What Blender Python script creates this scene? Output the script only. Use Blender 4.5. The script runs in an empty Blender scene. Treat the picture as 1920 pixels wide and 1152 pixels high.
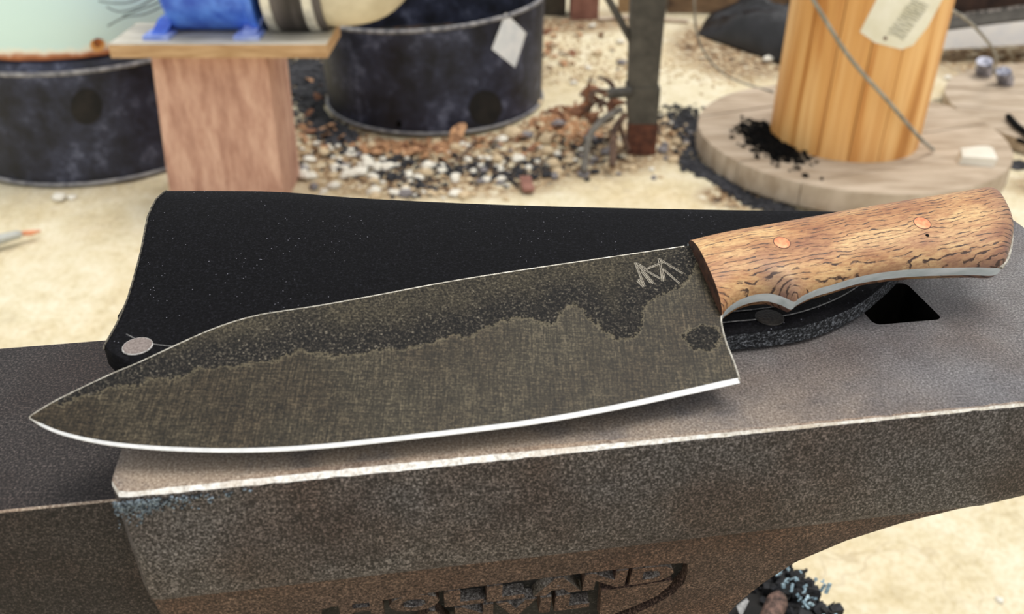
import bpy, bmesh, math, random
from mathutils import Vector, Matrix, noise as mnoise

# ------------------------------------------------------------------ camera, sky, sun, exposure
SC = bpy.context.scene
COL = SC.collection
F = 1700.0                       # focal length in pixels of the 1920 wide frame
PITCH = math.radians(32)
CZ = 0.865                       # camera height over the ground
cd = bpy.data.cameras.new('camera'); cam = bpy.data.objects.new('camera', cd); COL.objects.link(cam)
cam.location = (0, 0, CZ); cam.rotation_euler = (math.radians(90) - PITCH, 0, 0)
cd.sensor_width = 36; cd.lens = F / 1920 * 36; cd.clip_start = 0.01; cd.clip_end = 100
cd.dof.use_dof = True; cd.dof.focus_distance = 0.325; cd.dof.aperture_fstop = 15.0
SC.camera = cam

w = bpy.data.worlds.new('sky'); SC.world = w; w.use_nodes = True
nt = w.node_tree; bgn = nt.nodes['Background']
tc = nt.nodes.new('ShaderNodeTexCoord'); sep = nt.nodes.new('ShaderNodeSeparateXYZ'); rp = nt.nodes.new('ShaderNodeValToRGB')
nt.links.new(tc.outputs['Generated'], sep.inputs[0]); nt.links.new(sep.outputs['Z'], rp.inputs[0]); nt.links.new(rp.outputs[0], bgn.inputs[0])
rp.color_ramp.elements[0].position = 0.0; rp.color_ramp.elements[0].color = (0.80, 0.83, 0.85, 1)
rp.color_ramp.elements[1].position = 0.6; rp.color_ramp.elements[1].color = (1.0, 1.0, 1.0, 1)
bgn.inputs[1].default_value = 0.95
sd = bpy.data.lights.new('sun', 'SUN'); so = bpy.data.objects.new('sun', sd); COL.objects.link(so)
sd.energy = 2.0; sd.angle = math.radians(32); sd.color = (1.0, 0.96, 0.90)
so.rotation_euler = Vector((0.25, 0.10, 1.0)).to_track_quat('Z', 'Y').to_euler()
SC.view_settings.view_transform = 'Standard'; SC.view_settings.look = 'None'
SC.view_settings.exposure = 0.0; SC.view_settings.gamma = 1.0; SC.view_settings.use_curve_mapping = False

# ------------------------------------------------------------------ helpers
def lin(r, g, b):
    f = lambda c: (c / 255 / 12.92) if c <= 10 else ((c / 255 + 0.055) / 1.055) ** 2.4
    return (f(r), f(g), f(b), 1)

def ray(u, v):                   # direction through a point of the photograph
    x = (u - 960) / F; y = (576 - v) / F
    return Vector((x, math.cos(PITCH) + y * math.sin(PITCH), -math.sin(PITCH) + y * math.cos(PITCH)))
CAM = Vector((0, 0, CZ))
def atz(u, v, z):
    d = ray(u, v); return CAM + d * ((z - CZ) / d.z)
def aty(u, v, y):
    d = ray(u, v); return CAM + d * (y / d.y)
def onplane(u, v, p, n):
    d = ray(u, v); return CAM + d * ((p - CAM).dot(n) / d.dot(n))

ORG = {}
def thing(name, loc, label, cat, group=None):
    o = bpy.data.objects.new(name, None); COL.objects.link(o); o.empty_display_size = 0.02
    o.location = loc; ORG[o.name] = Vector(loc)
    o['label'] = label; o['category'] = cat
    if group: o['group'] = group
    return o
def tag(o, label, cat, group=None, kind=None):
    if label: o['label'] = label
    if cat: o['category'] = cat
    if group: o['group'] = group
    if kind: o['kind'] = kind
    return o
def link_mesh(name, me, parent=None, origin=None):
    """me is in world coordinates; origin / parent's base becomes the local origin"""
    o = bpy.data.objects.new(name, me)
    base = Vector((0, 0, 0))
    if parent is not None:
        base = ORG[parent.name]
    elif origin is not None:
        base = Vector(origin); o.location = base
    if base.length: me.transform(Matrix.Translation(-base))
    COL.objects.link(o)
    ORG[o.name] = base
    if parent is not None: o.parent = parent
    return o
def mesh(name, verts, faces, m, parent=None, origin=None, smooth=True, flatang=None):
    me = bpy.data.meshes.new(name)
    me.from_pydata([tuple(v) for v in verts], [], faces); me.update()
    bm = bmesh.new(); bm.from_mesh(me); bmesh.ops.recalc_face_normals(bm, faces=bm.faces)
    for f in bm.faces: f.smooth = smooth
    if flatang is not None:
        for e in bm.edges:
            if len(e.link_faces) == 2 and e.calc_face_angle(0) > flatang: e.smooth = False
    bm.to_mesh(me); bm.free()
    for mm in (m if isinstance(m, (list, tuple)) else [m]): me.materials.append(mm)
    return link_mesh(name, me, parent, origin)
class MB:
    def __init__(s): s.v = []; s.f = []
    def add(s, vs, fs):
        n = len(s.v); s.v += [Vector(v) for v in vs]; s.f += [tuple(i + n for i in f) for f in fs]; return s
    def box(s, c, size, rot=None):
        c = Vector(c); hx, hy, hz = [q / 2 for q in size]
        vs = [Vector((x, y, z)) for x in (-hx, hx) for y in (-hy, hy) for z in (-hz, hz)]
        if rot is not None: vs = [rot @ v for v in vs]
        return s.add([v + c for v in vs], [(0,1,3,2),(4,6,7,5),(0,4,5,1),(2,3,7,6),(0,2,6,4),(1,5,7,3)])
    def loft(s, rings, closed=True, cap=True):
        n = len(rings[0]); vs = [v for r in rings for v in r]; fs = []
        for i in range(len(rings) - 1):
            for j in range(n if closed else n - 1):
                k = (j + 1) % n; fs.append((i*n+j, i*n+k, (i+1)*n+k, (i+1)*n+j))
        if cap and closed:
            fs.append(tuple(range(n))[::-1]); fs.append(tuple((len(rings)-1)*n + j for j in range(n)))
        return s.add(vs, fs)
    def tube(s, pts, r, n=8, cap=True):
        pts = [Vector(p) for p in pts]; rings = []; up = None
        for i, p in enumerate(pts):
            t = (pts[min(i+1, len(pts)-1)] - pts[max(i-1, 0)]).normalized()
            if up is None: up = t.orthogonal().normalized()
            up = (up - t * up.dot(t)).normalized(); sd_ = t.cross(up)
            rr = r[i] if isinstance(r, (list, tuple)) else r
            rings.append([p + (up * math.cos(a) + sd_ * math.sin(a)) * rr for a in [2*math.pi*k/n for k in range(n)]])
        return s.loft(rings, cap=cap)
    def lathe(s, c, prof, n=64, cap=False):
        c = Vector(c)
        return s.loft([[c + Vector((r*math.cos(2*math.pi*k/n), r*math.sin(2*math.pi*k/n), z)) for k in range(n)] for r, z in prof], cap=cap)
    def build(s, name, m, parent=None, origin=None, smooth=True, flatang=math.radians(35)):
        return mesh(name, s.v, s.f, m, parent, origin, smooth, flatang)
def spline(pts, n=8):
    """Catmull-Rom through points (tuples of any length)"""
    P = [Vector(p) for p in pts]; out = []
    for i in range(len(P) - 1):
        p0, p1, p2, p3 = P[max(i-1,0)], P[i], P[i+1], P[min(i+2, len(P)-1)]
        for k in range(n):
            t = k / n
            out.append(0.5 * ((2*p1) + (p2-p0)*t + (2*p0-5*p1+4*p2-p3)*t*t + (3*p1-p0-3*p2+p3)*t**3))
    out.append(P[-1]); return out
def interp(tab, x):
    if x <= tab[0][0]: return tab[0][1]
    for (a, p), (b, q) in zip(tab, tab[1:]):
        if x <= b: return p + (q - p) * (x - a) / (b - a)
    return tab[-1][1]
def fbm(p, o=4): return mnoise.fractal(p, 1.0, 2.0, o)

# ------------------------------------------------------------------ materials
class NT:
    def __init__(s, name):
        s.m = bpy.data.materials.new(name); s.m.use_nodes = True; s.t = s.m.node_tree
        s.b = s.t.nodes['Principled BSDF']; s.tc = s.t.nodes.new('ShaderNodeTexCoord')
        s.co = s.tc.outputs['Object']
    def node(s, kind, **kw):
        n = s.t.nodes.new(kind)
        for k, v in kw.items():
            if isinstance(k, str) and hasattr(n, k): setattr(n, k, v)
        return n
    def link(s, a, b): s.t.links.new(a, b)
    def noise(s, scale, detail=3, rough=0.55, co=None, dist=0, vec=None):
        n = s.t.nodes.new('ShaderNodeTexNoise'); n.inputs['Scale'].default_value = scale
        n.inputs['Detail'].default_value = detail; n.inputs['Roughness'].default_value = rough; n.inputs['Distortion'].default_value = dist
        if vec is not None:
            mp = s.t.nodes.new('ShaderNodeMapping'); mp.inputs['Scale'].default_value = vec[:3]
            if len(vec) > 3: mp.inputs['Rotation'].default_value = (0, 0, vec[3])
            s.link(co or s.co, mp.inputs[0]); s.link(mp.outputs[0], n.inputs['Vector'])
        else: s.link(co or s.co, n.inputs['Vector'])
        return n.outputs['Fac']
    def ramp(s, fac, stops, interp='LINEAR'):
        r = s.t.nodes.new('ShaderNodeValToRGB'); r.color_ramp.interpolation = interp
        e = r.color_ramp.elements
        while len(e) < len(stops): e.new(0.5)
        for q, (p, c) in zip(e, stops):
            q.position = p; q.color = c if hasattr(c, '__len__') else (c, c, c, 1)
        s.link(fac, r.inputs[0]); return r.outputs[0]
    def mix(s, fac, a, b, mode='MIX'):
        n = s.t.nodes.new('ShaderNodeMix'); n.data_type = 'RGBA'; n.blend_type = mode
        for sock, val in ((n.inputs['Factor'], fac), (n.inputs['A'], a), (n.inputs['B'], b)):
            if hasattr(val, 'node'): s.link(val, sock)
            else: sock.default_value = val
        # the generic accessors may return the float sockets; use indices for colour
        return n
    def mixc(s, fac, a, b, mode='MIX'):
        n = s.t.nodes.new('ShaderNodeMix'); n.data_type = 'RGBA'; n.blend_type = mode
        fs, ia, ib = n.inputs[0], n.inputs[6], n.inputs[7]
        for sock, val in ((fs, fac), (ia, a), (ib, b)):
            if hasattr(val, 'node'): s.link(val, sock)
            else: sock.default_value = val
        return n.outputs[2]
    def math(s, op, a, b=None, c=None, clamp=False):
        n = s.t.nodes.new('ShaderNodeMath'); n.operation = op; n.use_clamp = clamp
        for i, val in enumerate((a, b, c)):
            if val is None: continue
            if hasattr(val, 'node'): s.link(val, n.inputs[i])
            else: n.inputs[i].default_value = val
        return n.outputs[0]
    def attr(s, name):
        n = s.t.nodes.new('ShaderNodeAttribute'); n.attribute_name = name; return n.outputs['Fac']
    def bump(s, h, strength=0.3, dist=0.001):
        n = s.t.nodes.new('ShaderNodeBump'); n.inputs['Strength'].default_value = strength; n.inputs['Distance'].default_value = dist
        s.link(h, n.inputs['Height']); s.link(n.outputs[0], s.b.inputs['Normal'])
    def out(s, col=None, rough=None, metal=None, spec=None):
        for key, v in (('Base Color', col), ('Roughness', rough), ('Metallic', metal), ('Specular IOR Level', spec)):
            if v is None: continue
            if hasattr(v, 'node'): s.link(v, s.b.inputs[key])
            else: s.b.inputs[key].default_value = v
        return s.m
def simple(name, c1, c2, scale, rough=0.6, metal=0.0, bump=0.2, bdist=0.001, lo=0.35, hi=0.65, detail=4, vec=None, spec=0.5):
    n = NT(name); f = n.noise(scale, detail, vec=vec); c = n.ramp(f, [(lo, c1), (hi, c2)])
    if bump: n.bump(f, bump, bdist)
    return n.out(c, rough, metal, spec)

def steel_mat(name, dark, mid, light, tint, rough=0.55, tint_amt=0.5, fine=1500):
    """speckled, hammer-worn forge steel"""
    n = NT(name)
    f1 = n.noise(fine, 5, 0.85); f2 = n.noise(90, 4, 0.6); f3 = n.noise(22, 3, 0.5)
    c = n.ramp(f1, [(0.36, dark), (0.50, mid), (0.64, light)])
    c = n.mixc(n.ramp(f3, [(0.42, 0.0), (0.62, tint_amt)]), c, tint, 'MULTIPLY')
    c = n.mixc(n.ramp(f2, [(0.30, 0.45), (0.6, 0.0)]), c, (0.55, 0.5, 0.48, 1), 'MULTIPLY')
    f4 = n.noise(16, 3, 0.55, vec=(1.0, 1.0, 2.0)); f5 = n.noise(2600, 2, 0.6)
    c = n.mixc(n.ramp(f4, [(0.40, 0.75), (0.55, 0.0)]), c, (0.72, 0.74, 0.80, 1), 'MULTIPLY')
    c = n.mixc(n.ramp(f5, [(0.66, 0.0), (0.74, 0.55)]), c, light)
    n.bump(f1, 0.5, 0.0006)
    return n.out(c, rough, 0.25, 0.35)
M = {}
M['face'] = steel_mat('worn_anvil_face', lin(66,64,65), lin(116,113,113), lin(180,177,176), lin(226,212,203), 0.45, 0.9, 1300)
M['side'] = steel_mat('anvil_side_steel', lin(13,12,12), lin(61,57,57), lin(176,169,166), lin(212,192,184), 0.55, 0.9, 1250)
_n = M['face'].node_tree; _b = _n.nodes['Principled BSDF']; _src = _b.inputs['Base Color'].links[0].from_socket
q = NT.__new__(NT); q.m = M['face']; q.t = _n; q.b = _b; q.tc = [x for x in _n.nodes if x.type == 'TEX_COORD'][0]; q.co = q.tc.outputs['Object']
_d = q.node('ShaderNodeVectorMath'); _d.operation = 'DOT_PRODUCT'; q.link(q.co, _d.inputs[0]); _th = math.radians(8.55); _d.inputs[1].default_value = (-math.sin(_th), math.cos(_th), 0)
_e = q.node('ShaderNodeVectorMath'); _e.operation = 'DOT_PRODUCT'; q.link(q.co, _e.inputs[0]); _e.inputs[1].default_value = (math.cos(_th), math.sin(_th), 0)
_w = q.noise(45, 4, 0.65)                      # object origin: a = 0.14, b = 0.059 behind the front edge
_f = q.math('SUBTRACT', 1.15, q.math('MULTIPLY', q.math('ADD', _d.outputs['Value'], 0.059), 36.0), clamp=True)
_f = q.math('MULTIPLY', _f, q.math('SUBTRACT', 0.95, q.math('MULTIPLY', q.math('ADD', _e.outputs['Value'], 0.02), 7.0), clamp=True), clamp=True)
_f = q.math('MULTIPLY', _f, q.ramp(_w, [(0.34, 0.15), (0.56, 1.0)]), clamp=True)
q.out(q.mixc(_f, _src, q.ramp(q.noise(1300, 5, 0.85), [(0.36, lin(112,94,80)), (0.5, lin(158,140,122)), (0.64, lin(214,198,178))])))
M['table'] = steel_mat('dark_step_steel', lin(10,9,9), lin(40,36,36), lin(112,102,98), lin(225,200,190), 0.6, 0.7, 1200)
M['waist'] = steel_mat('brown_cast_steel', lin(18,13,12), lin(68,53,47), lin(164,138,122), lin(225,196,182), 0.65, 0.6, 1200)
n = NT('bright_worn_edge'); f = n.noise(700, 5, 0.7); n.bump(f, 0.5, 0.0006)
g = n.noise(70, 4, 0.6, vec=(1, 1, 1))
c = n.ramp(f, [(0.3, lin(176,168,158)), (0.46, lin(232,227,218)), (0.6, lin(254,253,250))])
M['edge'] = n.out(n.mixc(n.ramp(g, [(0.32, 0.5), (0.5, 0.0)]), c, lin(215,195,170), 'MULTIPLY'), 0.35, 0.2, 0.6)
M['edgetan'] = steel_mat('tan_rubbed_edge', lin(110,94,82), lin(168,150,132), lin(222,208,190), lin(235,215,200), 0.4, 0.6, 1100)
M['black'] = simple('soot_and_shade_black', lin(6,6,6), lin(14,13,12), 300, 0.8, spec=0.1)  # soot, and the painted dark inside holes and openings
M['chip'] = simple('grey_blue_scale', lin(22,25,30), lin(140,156,168), 900, 0.5, 0.2)
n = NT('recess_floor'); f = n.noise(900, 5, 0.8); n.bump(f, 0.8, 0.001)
M['recess'] = n.out(n.ramp(f, [(0.44, lin(5,5,5)), (0.58, lin(26,24,23)), (0.68, lin(120,116,112))]), 0.6, 0.1)  # near-black base paints the shade in the gaps between letters

# ------------------------------------------------------------------ ground
def ash_at(x, y):
    """how much charcoal, rust litter lies in the sand here"""
    s = 0.0
    for cx, cy, rx, ry, a in ((-0.18,2.02,0.42,0.22,1.0),(0.18,2.15,0.30,0.25,0.9),(-0.5,2.15,0.25,0.3,0.9),(0.42,2.2,0.13,0.24,0.85),
                              (0.52,1.86,0.14,0.08,0.9),(0.66,1.74,0.20,0.06,1.0),(0.75,3.0,0.28,0.4,1.0),(-0.3,2.75,0.5,0.35,1.0),(0.15,3.3,0.6,0.2,0.7),
                              (1.6,2.9,0.5,0.5,0.75),(1.25,1.9,0.2,0.12,0.7),(-1.0,2.0,0.42,0.42,0.5),(0.1,2.7,0.25,0.25,0.35)):
        s = max(s, a * math.exp(-(((x-cx)/rx)**2 + ((y-cy)/ry)**2)))
    return s
def axis(a, b, c, d, fine, coarse):
    out = []; x = a
    while x < d + 1e-6:
        out.append(x); x += fine if b <= x < c else coarse
    return out
xs = axis(-8, -2.0, 2.6, 8, 0.02, 0.4); ys = axis(-4, 0.2, 4.0, 10, 0.02, 0.4)
V = []; A = []
for y in ys:
    for x in xs:
        z = 0.010 * fbm(Vector((x*1.1, y*1.1, 0)), 3) + 0.006 * fbm(Vector((x*7, y*7, 3)), 4) * (0.5 + ash_at(x, y)*1.2) - 0.004
        V.append((x, y, z)); A.append(ash_at(x, y))
nx = len(xs)
Fc = [(j*nx+i, j*nx+i+1, (j+1)*nx+i+1, (j+1)*nx+i) for j in range(len(ys)-1) for i in range(nx-1)]
n = NT('pale_packed_sand')
ash = n.attr('ash'); big = n.noise(3.0, 5, 0.6); mid = n.noise(16, 6, 0.7); fine = n.noise(120, 5, 0.7); grit = n.noise(45, 6, 0.75)
sand = n.ramp(mid, [(0.28, lin(206,194,164)), (0.44, lin(226,216,186)), (0.60, lin(236,228,204))])
sand = n.mixc(n.ramp(fine, [(0.40, 0.5), (0.56, 0.0)]), sand, lin(226,218,198), 'MULTIPLY')
sand = n.mixc(n.ramp(big, [(0.42, 0.0), (0.70, 0.55)]), sand, lin(236,218,186), 'MULTIPLY')
dirt = n.ramp(grit, [(0.30, lin(30,26,26)), (0.42, lin(86,70,58)), (0.50, lin(164,132,96)), (0.57, lin(206,194,164)), (0.7, lin(236,230,212))])
am = n.math('MULTIPLY', n.math('SUBTRACT', n.math('ADD', ash, n.math('MULTIPLY', grit, 0.9)), 0.85), 5.0, clamp=True)
vor = n.node('ShaderNodeTexVoronoi', feature='DISTANCE_TO_EDGE'); vor.inputs['Scale'].default_value = 7
wn = n.t.nodes.new('ShaderNodeTexNoise'); wn.inputs['Scale'].default_value = 9; n.link(n.co, wn.inputs['Vector'])
va = n.t.nodes.new('ShaderNodeVectorMath'); va.operation = 'MULTIPLY_ADD'; n.link(wn.outputs['Color'], va.inputs[0]); va.inputs[1].default_value = (0.35,0.35,0.35); n.link(n.co, va.inputs[2])
n.link(va.outputs[0], vor.inputs['Vector'])
crack = n.ramp(vor.outputs['Distance'], [(0.0, 0.0), (0.035, 1.0)])
ck = n.math('MULTIPLY', n.ramp(big, [(0.45, 0.0), (0.6, 1.0)]), n.math('SUBTRACT', 1.0, crack))
col = n.mixc(n.math('MULTIPLY', ck, 0.35), sand, lin(150,126,88))
col = n.mixc(am, col, dirt)
n.bump(n.math('ADD', n.math('MULTIPLY', mid, 1.0), n.math('MULTIPLY', fine, 0.35)), 0.5, 0.02)
M['ground'] = n.out(col, 0.9, 0, 0.2)
gr = mesh('floor', V, Fc, M['ground']); gr['kind'] = 'structure'
at = gr.data.attributes.new('ash', 'FLOAT', 'POINT'); at.data.foreach_set('value', A)

# ------------------------------------------------------------------ anvil
TH = math.radians(8.55); OA = Vector((-0.1044, 0.1723, 0))
EA = Vector((math.cos(TH), math.sin(TH), 0)); EB = Vector((-math.sin(TH), math.cos(TH), 0)); EZ = Vector((0, 0, 1))
FZ = 0.70; WID = 0.118; LEN = 0.328
def AV(a, b, z): return OA + EA * a + EB * b + EZ * z
def to_ab(p): q = p - OA; return q.dot(EA), q.dot(EB)
anvil = thing('anvil', AV(0.14, WID/2, 0.42), 'rusty brown steel anvil under the knife, with raised block letters cast on its side', 'anvil')

arch = [(0.150,0.42),(0.164,0.47),(0.174,0.52),(0.180,0.560),(0.1835,0.590),(0.1868,0.6085),(0.1892,0.6135),(0.1940,0.6235),(0.2015,0.6345),(0.2160,0.6450),(0.2322,0.6522),(0.2492,0.6568),(0.2704,0.6605),(0.30,0.6635),(0.33,0.665)]
ZR = 0.6585
def zbot(a): return interp(arch, a)
def edge_w(a):                                # worn width of the front edge
    return 0.0008 + 0.0022 * math.exp(-((a-0.075)/0.075)**2) + 0.0005*(mnoise.noise(Vector((a*160,1,0)))+0.5) + 0.0004*mnoise.noise(Vector((a*700,2,0)))
def hgt_e(a): return 0.0008 + 0.30*max(0.0005, edge_w(a))
stations = sorted(set([0.0, 0.0025, 0.005] + [0.0015*k for k in range(4, 219)] + [LEN-0.004, LEN-0.0015, LEN]))
def section(a):
    zb = zbot(a); zr = max(ZR, zb + 0.0005) if zb > ZR else ZR
    ch = 0.0
    if a > LEN - 0.004: ch = 0.004 * (1 - math.sqrt(max(0, 1 - ((a-(LEN-0.004))/0.004)**2)))
    if a < 0.005: ch = 0.005 * (1 - math.sqrt(max(0, 1 - ((0.005-a)/0.005)**2)))
    e = max(0.0005, edge_w(a)); h = hgt_e(a)
    jag = 0.0005*mnoise.noise(Vector((a*300,5,0))) + 0.0003*mnoise.noise(Vector((a*900,7,0)))
    jz = 0.0004*mnoise.noise(Vector((a*250,9,0)))
    half = [(ch + e*1.0 + jag, FZ), (ch + e*0.45 + jag*0.6, FZ - h*0.22), (ch + 0.0001, FZ - h + jz), (ch, FZ - h - 0.0012 + jz), (ch - 0.0002, (FZ+ZR)/2)]
    half.append((ch + 0.0006, zr + 0.0015)); 
    K = 7
    for k in range(K):
        t = k / (K-1); z = (zr - 0.001) + (zb - (zr - 0.001)) * t
        bin_ = min(0.25 * max(0, (ZR - z)), 0.034)
        if z < 0.47: bin_ = max(0.006, bin_ - (0.47 - z) * 0.8)
        half.append((ch + 0.0014 + bin_, z))
    back = [(WID - b, z) for b, z in half][::-1]
    return [AV(a, b, z) for b, z in half + back]
mb = MB(); rings = [section(a) for a in stations]
mb.loft(rings)
body = mb.build('body', [M['face'], M['side'], M['edge'], M['waist']], anvil, flatang=math.radians(28))
nh = len(rings[0]) // 2
def body_mats(me, base):
    for p in me.polygons:
        c = p.center + base; nrm = p.normal; a, b = to_ab(c)
        if nrm.z > 0.985 and c.z > FZ - 0.0004: i = 0
        elif c.z > FZ - 0.00012 - 0.16*hgt_e(a) and b < 0.02: i = 5
        elif c.z > FZ - hgt_e(a) - 0.00008: i = 2
        elif c.z > ZR - 0.0006: i = 1
        else: i = 3
        p.material_index = i
# cut the hardie hole and the letter panel out of the body
def prism(pts, n0, n1):
    mb = MB(); mb.loft([[p + n0 for p in pts], [p + n1 for p in pts]]); me = bpy.data.meshes.new('cutter')
    me.from_pydata([tuple(v) for v in mb.v], [], mb.f); bm = bmesh.new(); bm.from_mesh(me); bmesh.ops.recalc_face_normals(bm, faces=bm.faces); bm.to_mesh(me); bm.free()
    o = bpy.data.objects.new('cutter', me); COL.objects.link(o); return o
def cut(o, cutter):
    md = o.modifiers.new('b', 'BOOLEAN'); md.operation = 'DIFFERENCE'; md.object = cutter; md.solver = 'EXACT'
    bpy.context.view_layer.update()
    dg = bpy.context.evaluated_depsgraph_get(); me = bpy.data.meshes.new_from_object(o.evaluated_get(dg))
    o.modifiers.clear(); old = o.data; o.data = me; me.name = old.name; bpy.data.meshes.remove(old)
    bpy.data.objects.remove(cutter)
def rrect(c, ex, ey, hx, hy, r, k=5):
    out = []
    for sx, sy, a0 in ((1,1,0),(-1,1,90),(-1,-1,180),(1,-1,270)):
        for q in range(k+1):
            t = math.radians(a0 + 90*q/k); out.append(c + ex*(sx*(hx-r) + r*math.cos(t)) + ey*(sy*(hy-r) + r*math.sin(t)))
    return out
hc = atz(1766, 599, FZ); ha, hb = to_ab(hc)
hcent = AV(ha - 0.0118, hb + 0.0122, 0)
hole_pts = rrect(hcent, EA, EB, 0.0122, 0.0122, 0.0025)
cut(body, prism(hole_pts, EZ*0.45, EZ*0.75))
# letter panel on the sloping side below the ridge
SL = 0.25
PN = (-EB + EZ * -SL).normalized()             # outward normal of the waist side (faces the viewer, slightly down)
PP = AV(0.08, 0.0014, ZR)
PU = PN.cross(EA).normalized(); PU = PU if PU.z > 0 else -PU
def onside(u, v): return onplane(u, v, PP, PN)
panel_px = [(604,1144),(620,1139),(700,1129),(829,1109),(960,1092),(1090,1076),(1200,1064),(1278,1056),(1289,1058),(1290,1070),(1284,1092),(1262,1115),(1225,1136),(1180,1156),(1110,1185),(900,1230),(660,1262),(606,1240),(598,1180)]
panel = [onside(u, v) for u, v in panel_px]
cut(body, prism(panel, PN*0.02, PN*-0.0042))
me = body.data
body_mats(me, ORG['anvil'])
me.materials.append(M['recess']); me.materials.append(M['edgetan']); me.materials.append(M['black'])
for p in me.polygons:
    c = p.center + ORG['anvil']; d = (c - PP).dot(PN)
    a, b = to_ab(c)
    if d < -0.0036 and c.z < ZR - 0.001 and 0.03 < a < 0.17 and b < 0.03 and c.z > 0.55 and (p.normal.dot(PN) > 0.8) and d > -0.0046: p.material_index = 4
    if (p.normal.z < 0.5) and math.hypot((c - hcent).dot(EA), (c - hcent).dot(EB)) < 0.0185 and c.z < FZ - 0.0012: p.material_index = 6  # hole walls coloured black to paint the shade inside
# raised letters: text turned to mesh, one part per letter
M['letteredge'] = steel_mat('lit_letter_top', lin(30,28,27), lin(118,112,108), lin(214,210,204), lin(225,215,208), 0.5, 0.5, 1100)
def letter(ch, x0, x1, base, top, thick=0.0041):
    """x0..x1, base..top are distances on the panel plane measured from PP along EA and PU"""
    cu = bpy.data.curves.new('letter', 'FONT'); cu.body = ch; cu.size = 1; cu.extrude = 0.5; cu.offset = 0.055; cu.resolution_u = 3
    o = bpy.data.objects.new('tmp', cu); COL.objects.link(o); bpy.context.view_layer.update()
    me = bpy.data.meshes.new_from_object(o.evaluated_get(bpy.context.evaluated_depsgraph_get())); bpy.data.objects.remove(o)
    X = [v.co.x for v in me.vertices]; Y = [v.co.y for v in me.vertices]
    ax, bx, ay, by = min(X), max(X), min(Y), max(Y)
    for v in me.vertices:
        x = x0 + (v.co.x - ax)/(bx-ax)*(x1-x0); y = base + (v.co.y - ay)/(by-ay)*(top-base)
        inset = 0.0005 if v.co.z > 0 else 0
        v.co = PP + EA*x + PU*y + PN*(-0.0044 + (v.co.z + 0.5)*thick)
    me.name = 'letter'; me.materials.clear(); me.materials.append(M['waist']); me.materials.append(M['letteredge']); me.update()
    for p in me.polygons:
        if p.normal.dot(PU) > 0.45 and abs(p.normal.dot(PN)) < 0.4: p.material_index = 1  # upward faces of the letters painted paler, as if lit from above
    link_mesh('letter', me, anvil)
def pc(u, v): q = onside(u, v) - PP; return q.dot(EA), q.dot(PU)
row = [('H',636,720,1131),('O',729,824,1118),('L',833,908,1106),('L',913,985,1096),('A',1003,1092,1084),('N',1096,1174,1074),('D',1184,1262,1066)]
tops = [pc((a+b)/2, t)[1] for _, a, b, t in row]; tp = sum(tops)/len(tops); LH = 0.0108
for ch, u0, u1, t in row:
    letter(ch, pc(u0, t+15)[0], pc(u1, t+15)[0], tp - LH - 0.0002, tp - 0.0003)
b2 = tp - LH - 0.0016
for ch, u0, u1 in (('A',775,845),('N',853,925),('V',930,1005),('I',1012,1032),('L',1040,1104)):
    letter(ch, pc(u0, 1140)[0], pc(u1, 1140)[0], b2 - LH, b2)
pad = [onside(u, v) for u, v in [(1128,1110),(1180,1103),(1262,1090),(1256,1100),(1232,1120),(1185,1141),(1124,1164)]]
mb = MB(); mb.loft([[p + PN*-0.0044 for p in pad], [p + PN*-0.0003 for p in pad]]); mb.build('raised_pad', M['waist'], anvil, smooth=False, flatang=None)
# step table and horn
TZ = 0.685
mb = MB(); rings = []
for a in [0.0015, -0.02, -0.045, -0.07, -0.088]:
    half = [(0.0153, TZ), (0.0150, TZ-0.0001), (0.0147, TZ-0.0005), (0.0146, TZ-0.004), (0.0160, 0.64), (0.021, 0.60), (0.03, 0.56)]
    half += [(0.04, 0.52 + max(0, -a)*0.3)]
    rings.append([AV(a, b, z) for b, z in half + [(WID-b-0.0045, z) for b, z in half][::-1]])
mb.loft(rings)
o = mb.build('step_table', [M['table'], M['edgetan']], anvil, flatang=math.radians(25))
for p in o.data.polygons:
    c = p.center + ORG['anvil']
    if c.z > TZ - 0.0009 and abs(p.normal.z) < 0.97 and abs(p.normal.z) > 0.25: p.material_index = 1
mb = MB(); rings = []
for k in range(15):
    t = k/14; a = -0.086 - 0.235*t; r = 0.043*math.sqrt(max(0, 1 - t**1.35)) + 0.003; zc = TZ - r - 0.0005*0 + 0.0 + 0.018*t*t
    rings.append([AV(a, WID/2 - 0.002 + r*math.cos(q), zc + r*0.98*math.sin(q)) for q in [2*math.pi*j/24 for j in range(24)]])
mb.loft(rings); mb.build('horn', M['table'], anvil)
mb = MB(); rings = []
for z, ea, eb in ((0.42,0.085,0.058),(0.445,0.085,0.058),(0.47,0.07,0.045),(0.50,0.055,0.032),(0.56,0.05,0.03)):
    rings.append([AV(0.02 + sa*ea*1.2, WID/2 + sb*eb, z) for sa, sb in ((-1,-1),(1,-1),(1,1),(-1,1))])
mb.loft(rings); mb.build('foot', M['waist'], anvil, flatang=math.radians(20))
# hammer scale flakes clinging under the front corner
random.seed(4); mb = MB()
for k in range(300):
    a = abs(random.gauss(0, 0.012)) + 0.0004; z = FZ - 0.0025 - abs(random.gauss(0, 0.0035))*math.exp(-a*30)
    s = random.uniform(0.0003, 0.0009); c = AV(a, -0.0002, z)
    mb.box(c, (s, s*0.5, s*random.uniform(.5,1)), Matrix.Rotation(random.random()*3, 3, 'Z') @ Matrix.Rotation(random.random()*3, 3, 'X'))
fl = mb.build('scale_flakes', M['chip'], anvil, smooth=False, flatang=None); fl['kind'] = 'stuff'

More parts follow.
